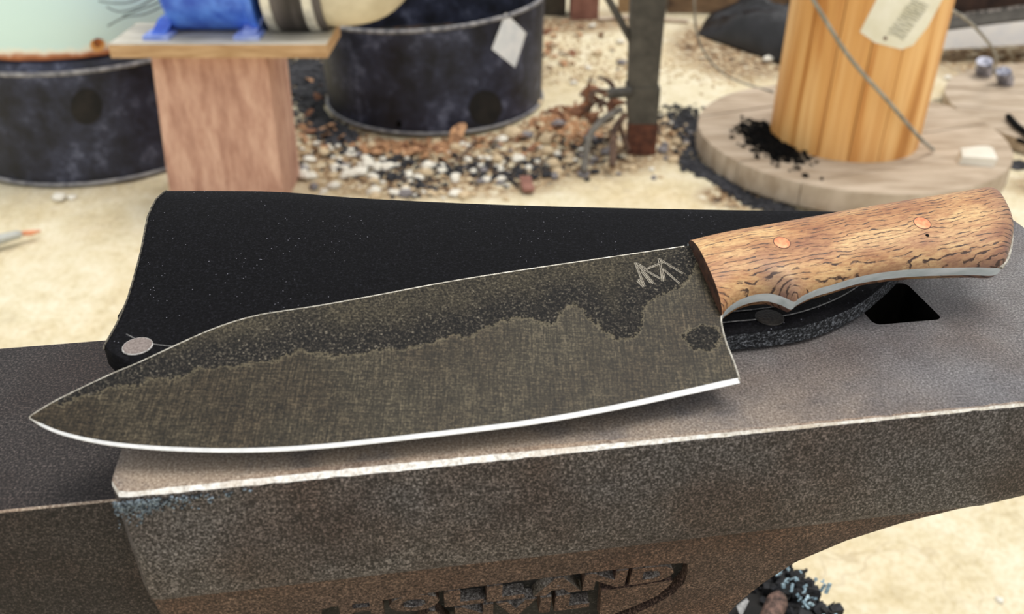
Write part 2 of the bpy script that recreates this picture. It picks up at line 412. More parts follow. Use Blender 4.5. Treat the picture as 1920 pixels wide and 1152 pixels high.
# ------------------------------------------------------------------ stump under the anvil
M['char'] = simple('charred_bark', lin(5,5,6), lin(34,35,40), 160, 0.7, 0, 0.8, 0.004)
M['ashblue'] = simple('blue_grey_ash', lin(96,124,140), lin(196,222,232), 260, 0.7, 0, 0.5, 0.002)
M['stumptop'] = simple('sooty_wood', lin(4,4,4), lin(24,20,18), 60, 0.8, 0, 0.6, 0.003)
M['brownrod'] = simple('brown_rusted_iron', lin(50,34,28), lin(128,100,88), 260, 0.6, 0.2)
SCX, SCY, SR = 0.022, 0.315, 0.176
stump = thing('tree_stump', (SCX, SCY, 0), 'charred blue black tree stump carrying the anvil, its ragged edge showing below the heel', 'stump')
mb = MB(); mb.lathe((SCX, SCY, 0), [(0.001,0.0),(SR+0.01,0.0),(SR,0.03),(SR-0.012,0.2),(SR-0.012,0.40),(SR-0.018,0.415),(0.001,0.4195)], 64)
mb.build('trunk', M['stumptop'], stump)
random.seed(11)
for k in range(60):
    t = 2*math.pi*k/60 + random.uniform(-.03,.03); r = SR - 0.006; wd = random.uniform(0.010,0.017)
    z0 = random.uniform(0.0, 0.02); z1 = 0.412 + random.uniform(-0.014, 0.008); rings = []
    tt = Vector((-math.sin(t), math.cos(t), 0)); rr = Vector((math.cos(t), math.sin(t), 0))
    for q in range(13):
        z = z0 + (z1 - z0)*q/12; wv = wd*(0.55+0.5*random.random())/2*(0.5 if q == 12 else 1); o_ = random.uniform(-.004,.005)
        c = Vector((SCX, SCY, z)) + rr*(r + o_)
        rings.append([c - tt*wv - rr*0.006, c + tt*wv - rr*0.006, c + tt*wv*0.7 + rr*0.007, c - tt*wv*0.7 + rr*0.007])
    mb = MB(); mb.loft(rings); mb.build('bark_plate', M['char'], stump, smooth=False, flatang=None)
mb = MB()
for k in range(7000):
    t = random.uniform(-1.0, 1.6); z = random.choice([random.uniform(0.25, 0.42), random.uniform(0.38, 0.43)]); r = SR + random.uniform(-0.022, 0.006) if z > 0.417 else SR + random.uniform(-0.002, 0.007)
    if z > 0.417: z = 0.424 + random.uniform(0, 0.010)
    r = min(r, SR + 0.002) if z > 0.417 else SR - 0.001 + random.random()*0.004
    if mnoise.noise(Vector((t*9, z*60, r*90))) < 0.0: continue
    s = random.uniform(0.0012, 0.0042); c = Vector((SCX + r*math.cos(t), SCY + r*math.sin(t), z))
    mb.box(c, (s*.5, s*.3, s*random.uniform(.6,1.8)), Matrix.Rotation(t, 3, 'Z') @ Matrix.Rotation(random.gauss(0,.7), 3, 'X') @ Matrix.Rotation(random.gauss(0,.7), 3, 'Y'))
f_ = mb.build('ash_flakes', M['ashblue'], stump, smooth=False, flatang=None); f_['kind'] = 'stuff'; f_['label'] = 'pale blue grey ash flakes'
mb = MB()
for k in range(700):
    t = random.uniform(-1.2, 1.8); z = random.uniform(0.3, 0.425); r = SR + random.uniform(0.0, 0.005)
    c = Vector((SCX + r*math.cos(t), SCY + r*math.sin(t), z)); d = Vector((math.cos(t), math.sin(t), random.gauss(0.2,.9))).normalized()
    mb.tube([c, c + d*random.uniform(.002,.007)], [0.0007, 0.0002], 4)
f_ = mb.build('bark_splinters', M['char'], stump, smooth=False, flatang=None); f_['kind'] = 'stuff'
mb = MB()
for k in range(3200):
    t = random.uniform(-1.2, 1.8); r = SR + random.gauss(-0.008, 0.009); z = 0.414 + min(0.011, abs(random.gauss(0, 0.005))) if r < SR else random.uniform(0.34, 0.42)
    r = min(r, SR + 0.008); s = random.uniform(0.002, 0.008)
    mb.box((SCX + r*math.cos(t), SCY + r*math.sin(t), z), (s, s*.7, s*.9), Matrix.Rotation(random.random()*3, 3, 'Z') @ Matrix.Rotation(random.random()*3, 3, 'X'))
f_ = mb.build('char_crumbs', M['char'], stump, smooth=False, flatang=None); f_['kind'] = 'stuff'
# iron bar and pale scrap lying on the stump top behind the waist
pA = atz(1462, 1118, 0.435); pB = atz(1432, 1190, 0.435)
mb = MB(); mb.tube([pA, pA.lerp(pB, .15), pB], [0.004, 0.0062, 0.0062], 16); o = mb.build('iron_bar', M['brownrod'], None, pB)
tag(o, 'short rounded brown iron bar lying on the stump behind the anvil waist', 'bar')
pA = atz(1400, 1126, 0.425); 
mb = MB(); mb.loft([[atz(1381,1137,.422), atz(1400,1122,.422), atz(1404,1128,.422), atz(1389,1160,.422)], [atz(1381,1137,.427), atz(1400,1122,.427), atz(1404,1128,.427), atz(1389,1160,.427)]])
M['scrapgrey'] = simple('grey_scrap_metal', lin(120,120,120), lin(180,180,178), 200, 0.5, 0.2)
o = mb.build('metal_scrap', M['scrapgrey'], None, pA, smooth=False, flatang=None); tag(o, 'small grey triangular metal offcut on the stump beside the anvil waist', 'scrap')

# ------------------------------------------------------------------ knife
K0 = atz(1385, 710, 0.7095); K1 = atz(55, 785, 0.712); K2 = atz(1290, 460, 0.7255)
KN = (K1 - K0).cross(K2 - K0).normalized(); KN = KN if KN.z > 0 else -KN
KX = (K2 - onplane(600, 572, K2, KN)).normalized(); KY = KN.cross(KX)      # along the spine / towards the spine
def kp(u, v, off=0.0):
    p = onplane(u, v, K2 + KN*off, KN) - K2; return p.dot(KX), p.dot(KY)
def KV(x, y, h=0.0): return K2 + KX*x + KY*y + KN*h
knife = thing('chef_knife', KV(0, -0.02, -0.004), "chef's knife with a dark forge-scaled blade and pinned wooden handle lying across the anvil", 'knife')

edge_px = [(55,784),(75,797),(110,812),(160,825),(220,835),(300,842),(400,846),(500,845),(600,839),(700,829),(850,812),(1000,793),(1150,767),(1300,735),(1386,716)]
spine_px = [(55,784),(62,777),(100,754),(150,729),(210,701),(260,680),(320,652),(380,625),(430,606),(480,592),(520,585),(600,573),(700,555),(850,527),(1016,501),(1160,480),(1283,462)]
edge_k = [tuple(q) for q in spline([kp(*p) for p in edge_px], 6)]
spine_k = [tuple(q) for q in spline([kp(*p) for p in spine_px], 6)]
choil = [tuple(q) for q in spline([kp(*p) for p in [(1386,712),(1376,680),(1362,645),(1354,615),(1352,595),(1358,575)]], 4)]
xtip = edge_k[0][0]; xheel = choil[0][0]
# zone line between black forge scale (above) and ground olive steel (below)
zone_px = [(60,760),(120,757),(150,745),(165,738),(185,742),(200,725),(262,724),(275,712),(345,708),(372,690),(440,688),(470,682),(520,676),(560,655),(590,662),(650,668),(700,657),(760,655),(820,640),(850,625),(880,634),(925,608),(965,596),(1000,600),(1035,612),(1060,575),(1080,568),(1108,598),(1135,625),(1160,634),(1195,632),(1205,600),(1208,575),(1235,553),(1262,545),(1290,528),(1300,505),(1320,480)]
zone = [kp(*p) for p in zone_px]
spot = kp(1318, 634); spot2 = kp(480, 668)
def zone_sd(x, y):
    """signed distance (mm), positive inside the scale"""
    best = 1e9; ylin = None
    for (x0,y0),(x1,y1) in zip(zone, zone[1:]):
        dx, dy = x1-x0, y1-y0; t = max(0, min(1, ((x-x0)*dx+(y-y0)*dy)/(dx*dx+dy*dy)))
        best = min(best, math.hypot(x-x0-t*dx, y-y0-t*dy))
    inside = False
    poly = zone + [(0.02, 0.02), (-0.25, 0.02)]
    for (x0,y0),(x1,y1) in zip(poly, poly[1:]+poly[:1]):
        if (y0 > y) != (y1 > y) and x < (x1-x0)*(y-y0)/(y1-y0)+x0: inside = not inside
    d = best if inside else -best
    e = 0.0045 - math.hypot((x-spot[0])/1.25, (y-spot[1]))
    return max(d, e) * 1000
STEP = 0.0008
def bisector(x, top):      # y limits of blade at x
    tab = spine_k if top else edge_k
    return interp(tab, x)
BEV = lambda x: 0.0007 + 0.0006*max(0,min(1,(x-xtip)/0.19))
verts = []; sdv = []; NXB = 270; NYB = 70; xend = 0.0085
cols = []
chtab = sorted([(y, x) for x, y in choil]); 
for i in range(NXB+1):
    s = i / NXB
    ring = []
    for j in range(NYB+1):
        t = j / NYB
        # right border follows the choil and handle junction, left border converges at the tip
        x = xtip + (0.0 - xtip) * s
        yb = interp(edge_k, min(x, xheel)); yt = interp(spine_k, x)
        ye = yb + BEV(x) * min(1, max(0.0, (yt - yb) / 0.006)); y = ye + (yt - ye)*t
        ring.append((x, y))
    cols.append(ring)
# stretch: beyond x of heel, columns bend so the last column follows the choil
ych = [p[1] for p in choil]
for i, ring in enumerate(cols):
    s = i / NXB
    k = max(0.0, (s - 0.80) / 0.20) ** 1.3
    for j, (x, y) in enumerate(ring):
        yb = ring[0][1]; frac = j / NYB
        # target border: from heel through choil up to handle front
        ylow, yhigh = choil[0][1], 0.0
        yy = y
        if yy <= choil[-1][1]: xb = interp(chtab, yy)
        else: xb = interp([(choil[-1][1], choil[-1][0]), (kp(1325,545)[1], kp(1325,545)[0]+0.004), (0.0, 0.0035)], yy)
        ring[j] = (x + (xb - 0.0) * k, y)
verts = []
for ring in cols:
    for x, y in ring:
        verts.append(KV(x, y, 0)); sdv.append(zone_sd(x, y))
nj = NYB + 1
faces = [(i*nj+j, (i+1)*nj+j, (i+1)*nj+j+1, i*nj+j+1) for i in range(NXB) for j in range(NYB)]
base = len(verts)
for ring in cols:
    for jj in range(nj):
        x, y = ring[jj]; verts.append(KV(x, y, -0.0004 - 0.0020*(jj/NYB))); sdv.append(-5)
faces += [(base+i*nj+j+1, base+(i+1)*nj+j+1, base+(i+1)*nj+j, base+i*nj+j) for i in range(NXB) for j in range(NYB)]
for i in range(NXB):
    faces.append((i*nj, base+i*nj, base+(i+1)*nj, (i+1)*nj)); faces.append((i*nj+NYB, (i+1)*nj+NYB, base+(i+1)*nj+NYB, base+i*nj+NYB))
for j in range(NYB):
    faces.append((NXB*nj+j, base+NXB*nj+j, base+NXB*nj+j+1, NXB*nj+j+1)); faces.append((j+1, base+j+1, base+j, j))
n = NT('forged_blade_steel')
sdn = n.attr('scale_zone')
jag = n.noise(420, 5, 0.7); jag2 = n.noise(1500, 4, 0.7)
sdj = n.math('ADD', sdn, n.math('MULTIPLY', n.math('SUBTRACT', n.math('ADD', jag, n.math('MULTIPLY', jag2, 0.5)), 0.75), 7.0))
mask = n.math('MULTIPLY', n.math('ADD', sdj, 0.0), 3.0, clamp=True)
f1 = n.noise(1300, 5, 0.85); f2 = n.noise(60, 4, 0.6); f3 = n.noise(26, 3, 0.55)
KANG = math.atan2(KX.y, KX.x)
g1 = n.noise(700, 4, 0.8, vec=(3.0, 0.12, 0.35, -KANG-0.25)); g2 = n.noise(900, 4, 0.8, vec=(0.12, 2.6, 2.4, -KANG))
grind = n.math('ADD', n.math('MULTIPLY', g1, 0.3), n.math('ADD', n.math('MULTIPLY', g2, 0.25), n.math('MULTIPLY', f1, 0.45)))
olive = n.ramp(grind, [(0.41, lin(13,11,7)), (0.50, lin(46,41,29)), (0.60, lin(112,102,82))])
olive = n.mixc(n.ramp(f3, [(0.40, 0.0), (0.6, 0.7)]), olive, lin(205,190,178), 'MULTIPLY')
pits = n.noise(1300, 4, 0.8)
scale = n.ramp(pits, [(0.40, lin(6,6,6)), (0.52, lin(26,24,22)), (0.60, lin(72,66,56)), (0.68, lin(150,142,126))])
hi = n.math('SUBTRACT', 1.0, n.math('MULTIPLY', n.math('ABSOLUTE', n.math('ADD', sdn, -7.0)), 0.12), clamp=True)
far = n.math('MULTIPLY', n.math('SUBTRACT', sdn, 6.0), 0.12, clamp=True)
scale = n.mixc(n.math('MULTIPLY', n.math('MULTIPLY', n.ramp(f2, [(0.3, 0.3), (0.65, 1.0)]), far), 0.75), scale, n.ramp(pits, [(0.4, lin(26,23,18)), (0.6, lin(96,88,70))]))
col = n.mixc(mask, olive, scale)
rim = n.math('SUBTRACT', 1.0, n.math('MULTIPLY', n.math('ABSOLUTE', n.math('ADD', sdj, 0.25)), 2.2), clamp=True)
col = n.mixc(n.math('MULTIPLY', rim, 0.5), col, lin(132,122,98))
hgt = n.math('ADD', n.math('MULTIPLY', mask, n.math('ADD', 0.6, n.math('MULTIPLY', pits, 1.2))), n.math('MULTIPLY', grind, 0.25))
n.bump(hgt, 0.5, 0.0005)
M['blade'] = n.out(col, n.math('ADD', 0.45, n.math('MULTIPLY', mask, 0.2)), 0.1, 0.25)
blade = mesh('blade', verts, faces, M['blade'], knife, smooth=True, flatang=math.radians(30))
at = blade.data.attributes.new('scale_zone', 'FLOAT', 'POINT'); at.data.foreach_set('value', sdv)
# ground edge bevel, its sky reflection painted as near-white colour
M['bright'] = simple('polished_edge_sky_white', lin(232,234,236), lin(252,252,252), 500, 0.25, 0.15, 0.05, 0.0003)
mb = MB(); rings = []
for i in range(0, NXB+1):
    x, y = cols[i][0]; yb = interp(edge_k, min(x, xheel)); 
    if i > NXB*0.8: yb = yb + 0.0
    if i == 0: yb = y - 0.0001
    b = y - yb
    rings.append([KV(x, y, 0.00002), KV(x, yb, -0.00035 - b*0.35), KV(x, yb, -0.0006 - b*0.35), KV(x, y, -0.0007)])
mb.loft(rings); mb.build('cutting_edge', M['bright'], knife)
# thin polished line along spine and choil
mb = MB()
sp = [KV(x, y, -0.0001) for x, y in spine_k]
for line, wdt in ((sp, 0.00022), ([KV(x + 0.0001, y, -0.0001) for x, y in choil], 0.00030)):
    mb.tube(line, wdt, 6)
M['softbright'] = simple('rubbed_steel_edge', lin(140,134,120), lin(215,210,198), 600, 0.3, 0.2)
mb.build('spine_edge', M['softbright'], knife)
# engraved maker's mark
mz = lambda u, v: KV(*kp(1150 + u/5.008, 450 + v/5.008))
strokes = [((205,215),(290,432)),((228,228),(376,412)),((222,222),(300,268)),((275,290),(470,208)),((300,285),(445,366)),((436,190),(462,392)),((440,186),(655,318)),
           ((462,270),(622,412)),((225,385),(286,446)),((268,300),(350,404)),((456,282),(480,368)),((425,178),(440,238)),((238,370),(262,410))]
ml = MB(); md_ = MB()
for a, b in strokes:
    A_, B_ = mz(*a), mz(*b); d = (B_ - A_).normalized(); sdv_ = KN.cross(d)
    for mbx, wd, h in ((ml, 0.00036, 0.00010), (md_, 0.00013, 0.00014)):
        rg = [[p - sdv_*wd, p + sdv_*wd, p + sdv_*wd*0.8 + KN*h, p - sdv_*wd*0.8 + KN*h] for p in (A_, A_.lerp(B_, .5), B_)]
        if mbx is ml: rg = [[p for p in rg[0]], [p + KN*0.00001 for p in rg[1]], rg[2]]
        mbx.loft(rg)
M['markl'] = simple('bright_scratched_steel', lin(120,112,98), lin(190,182,165), 2500, 0.4, 0.2)
mk = ml.build('maker_mark', M['markl'], knife, smooth=False, flatang=None); mk['label'] = 'engraved angular mark of crossed lines'
md_.build('mark_groove', M['black'], mk, smooth=False, flatang=None)

# handle: two scales either side of the tang
top_px = [(1291,452),(1340,441),(1400,429),(1500,411),(1600,393),(1700,376),(1780,363),(1840,355),(1862,358),(1876,372),(1887,396),(1895,425)]
bel_px = [(1353,596),(1362,580),(1382,565),(1400,557),(1418,552),(1440,550),(1453,552),(1472,558),(1489,566),(1497,560),(1510,552),(1535,541),(1560,534),(1614,518),(1667,509),(1720,504),(1774,502),(1830,501),(1876,501),(1889,482),(1896,450),(1896,436)]
TW = 0.0037                                          # tang thickness
H0 = -0.0023                                         # middle plane of tang below blade top
topk = [tuple(q) for q in spline([kp(*p, off=0.0005) for p in top_px], 6)]
belk = [tuple(q) for q in spline([kp(*p, off=-0.0003) for p in bel_px], 6)]
def walk(line, n):
    L = [0]
    for a, b in zip(line, line[1:]): L.append(L[-1] + math.dist(a, b))
    out = []
    for k in range(n):
        s = L[-1]*k/(n-1); i = max(j for j in range(len(L)) if L[j] <= s + 1e-12); i = min(i, len(line)-2)
        t = (s-L[i])/max(1e-9, L[i+1]-L[i]); out.append((line[i][0]*(1-t)+line[i+1][0]*t, line[i][1]*(1-t)+line[i+1][1]*t))
    return out
NS = 150
# pair top and belly samples so sections stay roughly across the handle
def at_x(line, x, kmax):
    return interp([(p[0], p[1]) for p in line[:kmax]], x)
ktop = len(topk); xb_end = topk[-1][0]
TP = walk(topk, NS); BP = walk(belk, NS)
def tab_param(P):
    return P
# reparametrise belly so that its x matches top's x where possible (front edge is slanted)
x0t, x1t = topk[0][0], max(p[0] for p in topk); x0b = belk[0][0]; x1b = max(p[0] for p in belk)
def sample(line, frac, n_end):
    # monotone-in-x part then the rounded butt
    xs_ = [p[0] for p in line]; im = xs_.index(max(xs_)); seg = line[:im+1]
    x = seg[0][0] + (seg[-1][0]-seg[0][0])*frac
    return x, interp([(p[0], p[1]) for p in seg], x)
secs = []
for k in range(NS):
    f_ = k/(NS-1); f2_ = math.sin(f_*math.pi/2) if False else f_
    fr = 1 - (1-f_)**1.25
    secs.append((sample(topk, fr, 0), sample(belk, fr, 0)))
def scale_part(name, sign, thick, m, shrink=0.0):
    rings = []; NQ = 28
    for k, (T, B) in enumerate(secs):
        T = Vector(T); B = Vector(B); f_ = k/(NS-1)
        th = thick * min(1.0, (0.92 + 0.08*min(1, f_/0.05))) if sign > 0 else thick*min(1.0, 0.5+f_/0.04)
        th *= (1 - 0.10*math.sin(math.pi*min(1, f_/0.9)))
        if f_ > 0.93: th *= math.sqrt(max(0.02, 1 - ((f_-0.93)/0.075)**2)) if f_ < 1 else 0.25
        ring = []
        for q in range(NQ+1):
            t = -1 + 2*q/NQ
            pw = 2.6 if sign > 0 else 6.0
            tt = math.copysign(abs(t)**0.72, t)
            h = th * (1 - abs(tt)**pw)**(1/1.9) if abs(tt) < 1 else 0
            P_ = T.lerp(B, (tt+1)/2 * (1-2*shrink) + shrink)
            ring.append(KV(P_.x, P_.y, H0 + sign*(TW/2 + h)))
        rings.append(ring)
    mb = MB(); mb.loft(rings)
    return mb.build(name, m, knife, flatang=math.radians(50))
n = NT('figured_handle_wood')
mp = n.t.nodes.new('ShaderNodeMapping'); mp.vector_type = 'POINT'; mp.inputs['Rotation'].default_value = (0, 0, -KANG); n.link(n.co, mp.inputs[0])
kc = mp.outputs[0]
wn = n.noise(95, 3, 0.55, co=kc, vec=(0.8, 1.6, 1)); wn2 = n.noise(330, 3, 0.6, co=kc, vec=(0.7, 1.2, 1))
sx = n.t.nodes.new('ShaderNodeSeparateXYZ'); n.link(kc, sx.inputs[0])
ph = n.math('ADD', n.math('MULTIPLY', n.math('SUBTRACT', sx.outputs['Y'], n.math('MULTIPLY', sx.outputs['X'], 0.02)), 4200.0), n.math('ADD', n.math('MULTIPLY', wn, 21.0), n.math('MULTIPLY', wn2, 5.0)))
sn = n.math('SINE', ph)
dash = n.noise(330, 3, 0.6, co=kc, vec=(0.45, 3.2, 1))
bx = n.math('MULTIPLY', n.attr('edge_dark'), 0.25)
ln_ = n.math('MULTIPLY', n.math('SUBTRACT', n.math('ADD', sn, n.math('MULTIPLY', n.math('SUBTRACT', dash, 0.5), 2.4)), n.math('SUBTRACT', 0.82, bx)), 3.5, clamp=True)
base_f = n.noise(60, 5, 0.65, co=kc, vec=(0.6, 2.0, 1)); fine_f = n.noise(900, 4, 0.7, co=kc, vec=(0.4, 2.2, 1))
wood = n.ramp(base_f, [(0.32, lin(150,96,60)), (0.5, lin(192,142,92)), (0.66, lin(222,184,128))])
wood = n.mixc(n.ramp(fine_f, [(0.38, 0.6), (0.58, 0.0)]), wood, lin(180,140,118), 'MULTIPLY')
wood = n.mixc(n.math('MULTIPLY', n.math('MULTIPLY', n.attr('edge_dark'), n.ramp(base_f, [(0.3, 1.0), (0.7, 0.5)])), 0.95), wood, lin(104,82,80))
col = n.mixc(ln_, wood, lin(62,38,26))
n.bump(n.math('SUBTRACT', 1.0, ln_), 0.35, 0.0005)
n.b.inputs['Coat Weight'].default_value = 0.15; n.b.inputs['Coat Roughness'].default_value = 0.35
M['handle'] = n.out(col, 0.48, 0, 0.45)
up_s = scale_part('handle_scale', 1, 0.0064, M['handle'])
lo_s = scale_part('handle_scale', -1, 0.0046, M['handle'])
M['endgrain'] = simple('dark_scale_front', lin(38,24,18), lin(84,54,38), 400, 0.6)
for sc_ in (up_s, lo_s):
    vals = []
    base_o = ORG[knife.name]
    for v in sc_.data.vertices:
        p = v.co + base_o - K2; x, y = p.dot(KX), p.dot(KY)
        fr = (x - x0t)/(x1t-x0t); lowy = interp([(q[0], q[1]) for q in belk if q[0] <= x1b], x)
        d = abs(y - lowy)
        b_ = math.exp(-d/0.0055) * (0.35 + 0.65*max(0, min(1, (fr-0.35)/0.5))) + 0.9*math.exp(-((x-kp(1460,540)[0])/0.006)**2 - (d-0.003)**2/0.005**2)
        b_ += 0.5*math.exp(-((1-fr)/0.09)**2) + 0.35*math.exp(-abs(y - interp([(q[0], q[1]) for q in topk], x))/0.003)*(fr > 0.3)
        vals.append(min(1, b_))
    a_ = sc_.data.attributes.new('edge_dark', 'FLOAT', 'POINT'); a_.data.foreach_set('value', vals)  # darker towards belly, butt and upper edge
    sc_.data.materials.append(M['endgrain'])
    for p in sc_.data.polygons:
        if len(p.vertices) > 6 and (p.center + base_o - K2).dot(KX) < 0.03: p.material_index = 1
# tang, its polished edge shows all round the handle
M['tang'] = simple('satin_tang_steel', lin(196,206,206), lin(236,242,244), 260, 0.35, 0.25, 0.08, 0.0004, vec=(0.3,1,1))
loop = [Vector(s[0]) for s in secs] + [Vector(s[1]) for s in secs][::-1]
cen = sum(loop, Vector((0,0)))/len(loop)
mb = MB()
ex = []
for i, p in enumerate(loop):
    d = (p - cen); ex.append(p)
mb.loft([[KV(p.x, p.y, H0 - TW/2) for p in ex], [KV(p.x, p.y, H0 + TW/2) for p in ex]])
mb.build('tang', M['tang'], knife, flatang=math.radians(40))
# bright butt rim
xs_t = [p[0] for p in topk]; 
rim2 = [KV(*kp(u, v, off=0.0), H0 + TW/2 + 0.0002) for u, v in [(1866,361),(1877,374),(1888,398),(1895.5,425),(1897,450),(1890,482),(1877,502)]]
mb = MB(); mb.tube([tuple(q) for q in spline(rim2, 6)], 0.0006, 8); mb.build('butt_edge', M['softbright'], knife)
rim_line = [KV(p[0]+0.0002, p[1], H0) for p in topk[-26:]] + [KV(p[0]+0.0002, p[1], H0) for p in belk[-22:]][::-1]
# copper pins and the small knot hole
def handle_h(x, y):
    fr = None; best = 9; hh = 0
    for k, (T, B) in enumerate(secs):
        T = Vector(T); B = Vector(B); ab = B - T; t = max(0, min(1, (Vector((x,y))-T).dot(ab)/ab.length_squared)); d = (T + ab*t - Vector((x,y))).length
        if d < best:
            best = d; f_ = k/(NS-1); th = 0.0064*min(1.0, (0.92+0.08*min(1, f_/0.05)))*(1-0.10*math.sin(math.pi*min(1, f_/0.9)))
            tt = 2*t-1; hh = H0 + TW/2 + th*(1-abs(tt)**2.6)**(1/1.9)
    return hh
M['copper'] = simple('copper_pin', lin(214,124,82), lin(244,160,112), 700, 0.4, 0.15, 0.1, 0.0003)
for (u, v, r, nm, m_) in ((1465,458,0.00255,'handle_pin',M['copper']),(1728,421,0.00265,'handle_pin',M['copper']),(1738,443,0.0006,'knot_hole',M['black'])):
    x, y = kp(u, v, off=0.0048); h = handle_h(x, y)
    hx = (handle_h(x+.001,y)-handle_h(x-.001,y))/.002; hy = (handle_h(x,y+.001)-handle_h(x,y-.001))/.002
    def disc(rad, z): return [KV(x+rad*math.cos(t), y+rad*math.sin(t), h + hx*rad*math.cos(t) + hy*rad*math.sin(t) + z) for t in [2*math.pi*k/32 for k in range(32)]]
    mb = MB(); mb.loft([disc(r, -0.002), disc(r, 0.00006), disc(r*0.9, 0.00014), disc(r*0.3, 0.00016)]); mb.build(nm, m_, knife)
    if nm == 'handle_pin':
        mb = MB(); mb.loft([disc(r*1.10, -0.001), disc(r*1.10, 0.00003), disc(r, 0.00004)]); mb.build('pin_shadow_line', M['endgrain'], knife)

# ------------------------------------------------------------------ leather sheath
n = NT('black_leather'); f1 = n.noise(1100, 5, 0.75); f2 = n.noise(120, 4, 0.6)
vo = n.node('ShaderNodeTexVoronoi'); vo.inputs['Scale'].default_value = 800; n.link(n.co, vo.inputs['Vector'])
wh = n.node('ShaderNodeTexWhiteNoise'); n.link(vo.outputs['Position'], wh.inputs['Vector'])
near = n.math('LESS_THAN', vo.outputs['Distance'], 0.16)
dens = n.math('SUBTRACT', 0.10, n.math('MULTIPLY', n.noise(40, 3), -0.25))
pick = n.math('LESS_THAN', wh.outputs['Value'], n.math('MULTIPLY', n.ramp(n.noise(30, 3), [(0.48, 0.0), (0.68, 1.0)]), 0.28))
c = n.ramp(f1, [(0.38, lin(3,3,5)), (0.55, lin(13,13,16)), (0.70, lin(36,36,42))])
c = n.mixc(n.math('MULTIPLY', near, pick), c, lin(110,110,118))
n.bump(n.math('ADD', f1, n.math('MULTIPLY', f2, 1.5)), 0.25, 0.0006)
M['leather'] = n.out(c, 0.6, 0, 0.06)
n = NT('rough_leather_edge'); f1 = n.noise(1300, 5, 0.85, vec=(0.6,0.6,1)); f0 = n.noise(350, 3, 0.8, vec=(0.6,1,2.5))
c = n.ramp(f1, [(0.42, lin(8,8,10)), (0.53, lin(62,64,68)), (0.62, lin(176,180,186))]); n.bump(f1, 1.0, 0.001)
M['ledge'] = n.out(c, 0.75, 0, 0.3)
n = NT('raw_cut_leather'); f1 = n.noise(600, 4, 0.8)
M['rawcut'] = n.out(n.ramp(f1, [(0.4, lin(40,38,34)), (0.6, lin(112,106,92))]), 0.8)
sheath = thing('knife_sheath', (0.0, 0.27, FZ), 'black leather knife sheath with steel rivets lying under the knife on the anvil', 'sheath')
# outlines: front (stitched) edge on the anvil face, crest of the fold behind
front_px = [(204,684),(228,704),(290,724),(500,734),(900,716),(1200,680),(1370,657),(1430,651),(1500,640),(1560,620),(1610,594),(1650,562),(1685,527),(1715,480),(1728,440)]
FRp = [tuple(q)[:2] for q in spline([tuple(atz(u, v, 0.7012))[:2] for u, v in front_px], 6)]
crest_px = [(310,359),(420,359),(525,361),(640,370),(760,377),(950,385),(1180,391),(1400,395),(1590,398),(1690,404),(1722,420)]
CR = []
for i, (u, v) in enumerate(crest_px):
    yy = interp([(310, 0.318), (900, 0.322), (1590, 0.3235), (1722, 0.322)], u); CR.append(tuple(aty(u, v, yy)))
CR = [tuple(q) for q in spline(CR, 8)]
NSH = 140
def arcsample(line, n_, power=1.0):
    L = [0]
    for a, b in zip(line, line[1:]): L.append(L[-1] + math.dist(a, b))
    out = []
    for k in range(n_):
        s = L[-1]*(k/(n_-1))**power; i = 0
        while i < len(L)-2 and L[i+1] < s: i += 1
        t = (s-L[i])/max(1e-9, L[i+1]-L[i]); out.append(tuple(a*(1-t)+b*t for a, b in zip(line[i], line[i+1])))
    return out
FS = arcsample(FRp, NSH); CS = arcsample(CR, NSH)
def sheath_sec(k):
    f = Vector((FS[k][0], FS[k][1], 0.7012)); c = Vector(CS[k]); s = k/(NSH-1)
    d = Vector((c.x-f.x, c.y-f.y, 0)); L = d.length; d.normalize()
    weltz = 0.7012 + 0.0066; zc = c.z
    pts = []
    pts.append(f + Vector((0,0,0)))                       # bottom front
    pts.append(Vector((f.x, f.y, weltz - 0.0008)) )       # top of the cut edge
    pts.append(Vector((f.x, f.y, weltz)) + d*0.0009)
    wl = min(0.0125, L*0.3)
    pts.append(Vector((f.x, f.y, weltz)) + d*wl*0.5)
    pts.append(Vector((f.x, f.y, weltz + 0.0001)) + d*wl)
    # up to the crest, smooth
    for q in range(1, 13):
        t = q/12; e = t*t*(3-2*t)
        base_ = Vector((f.x, f.y, 0)) + d*(wl + (L-wl)*t)
        z = weltz + (zc-weltz)*(0.55*math.sin(t*math.pi/2) + 0.45*e)
        pts.append(Vector((base_.x, base_.y, z)))
    # round the fold down behind
    hgt = zc - 0.7016; r = hgt/2
    for q in range(1, 9):
        a = math.pi/2 - math.pi*q/8
        pts.append(c + d*(r*0.55*math.cos(a)) + Vector((0,0,-r + r*math.sin(a))))
    endm = math.exp(-s/0.06)
    for q in range(2, 17):
        t = (q-2)/14; dx = interp([(0,0.0),(0.3,0.0011),(0.55,0.0002),(0.8,-0.0022),(0.93,-0.0018),(1,0.0)], t)
        pts[q] = pts[q] + Vector((dx*endm, 0, 0))
    # return underneath
    for q in range(1, 6):
        t = q/6; p = Vector((c.x, c.y, 0.7014)).lerp(Vector((f.x, f.y, 0.7012)), t); pts.append(p)
    return pts
mb = MB(); rg = [sheath_sec(k) for k in range(NSH)]
# the mouth bends down: pull first sections into the smooth rolled lip
vsn = len(rg[0])
mb.loft(rg, cap=True)
sh = mb.build('leather_body', [M['leather'], M['ledge'], M['rawcut']], sheath, flatang=math.radians(45))
for p in sh.data.polygons:
    c = p.center + ORG[sheath.name]
    if len(p.vertices) > 4: p.material_index = 2 if c.x < 0 else 0
    elif abs(p.normal.z) < 0.5 and c.y < 0.30 and c.z < 0.7076: 
        # front cut edge
        if p.normal.y < 0: p.material_index = 1 if c.x > 0.0 else 0
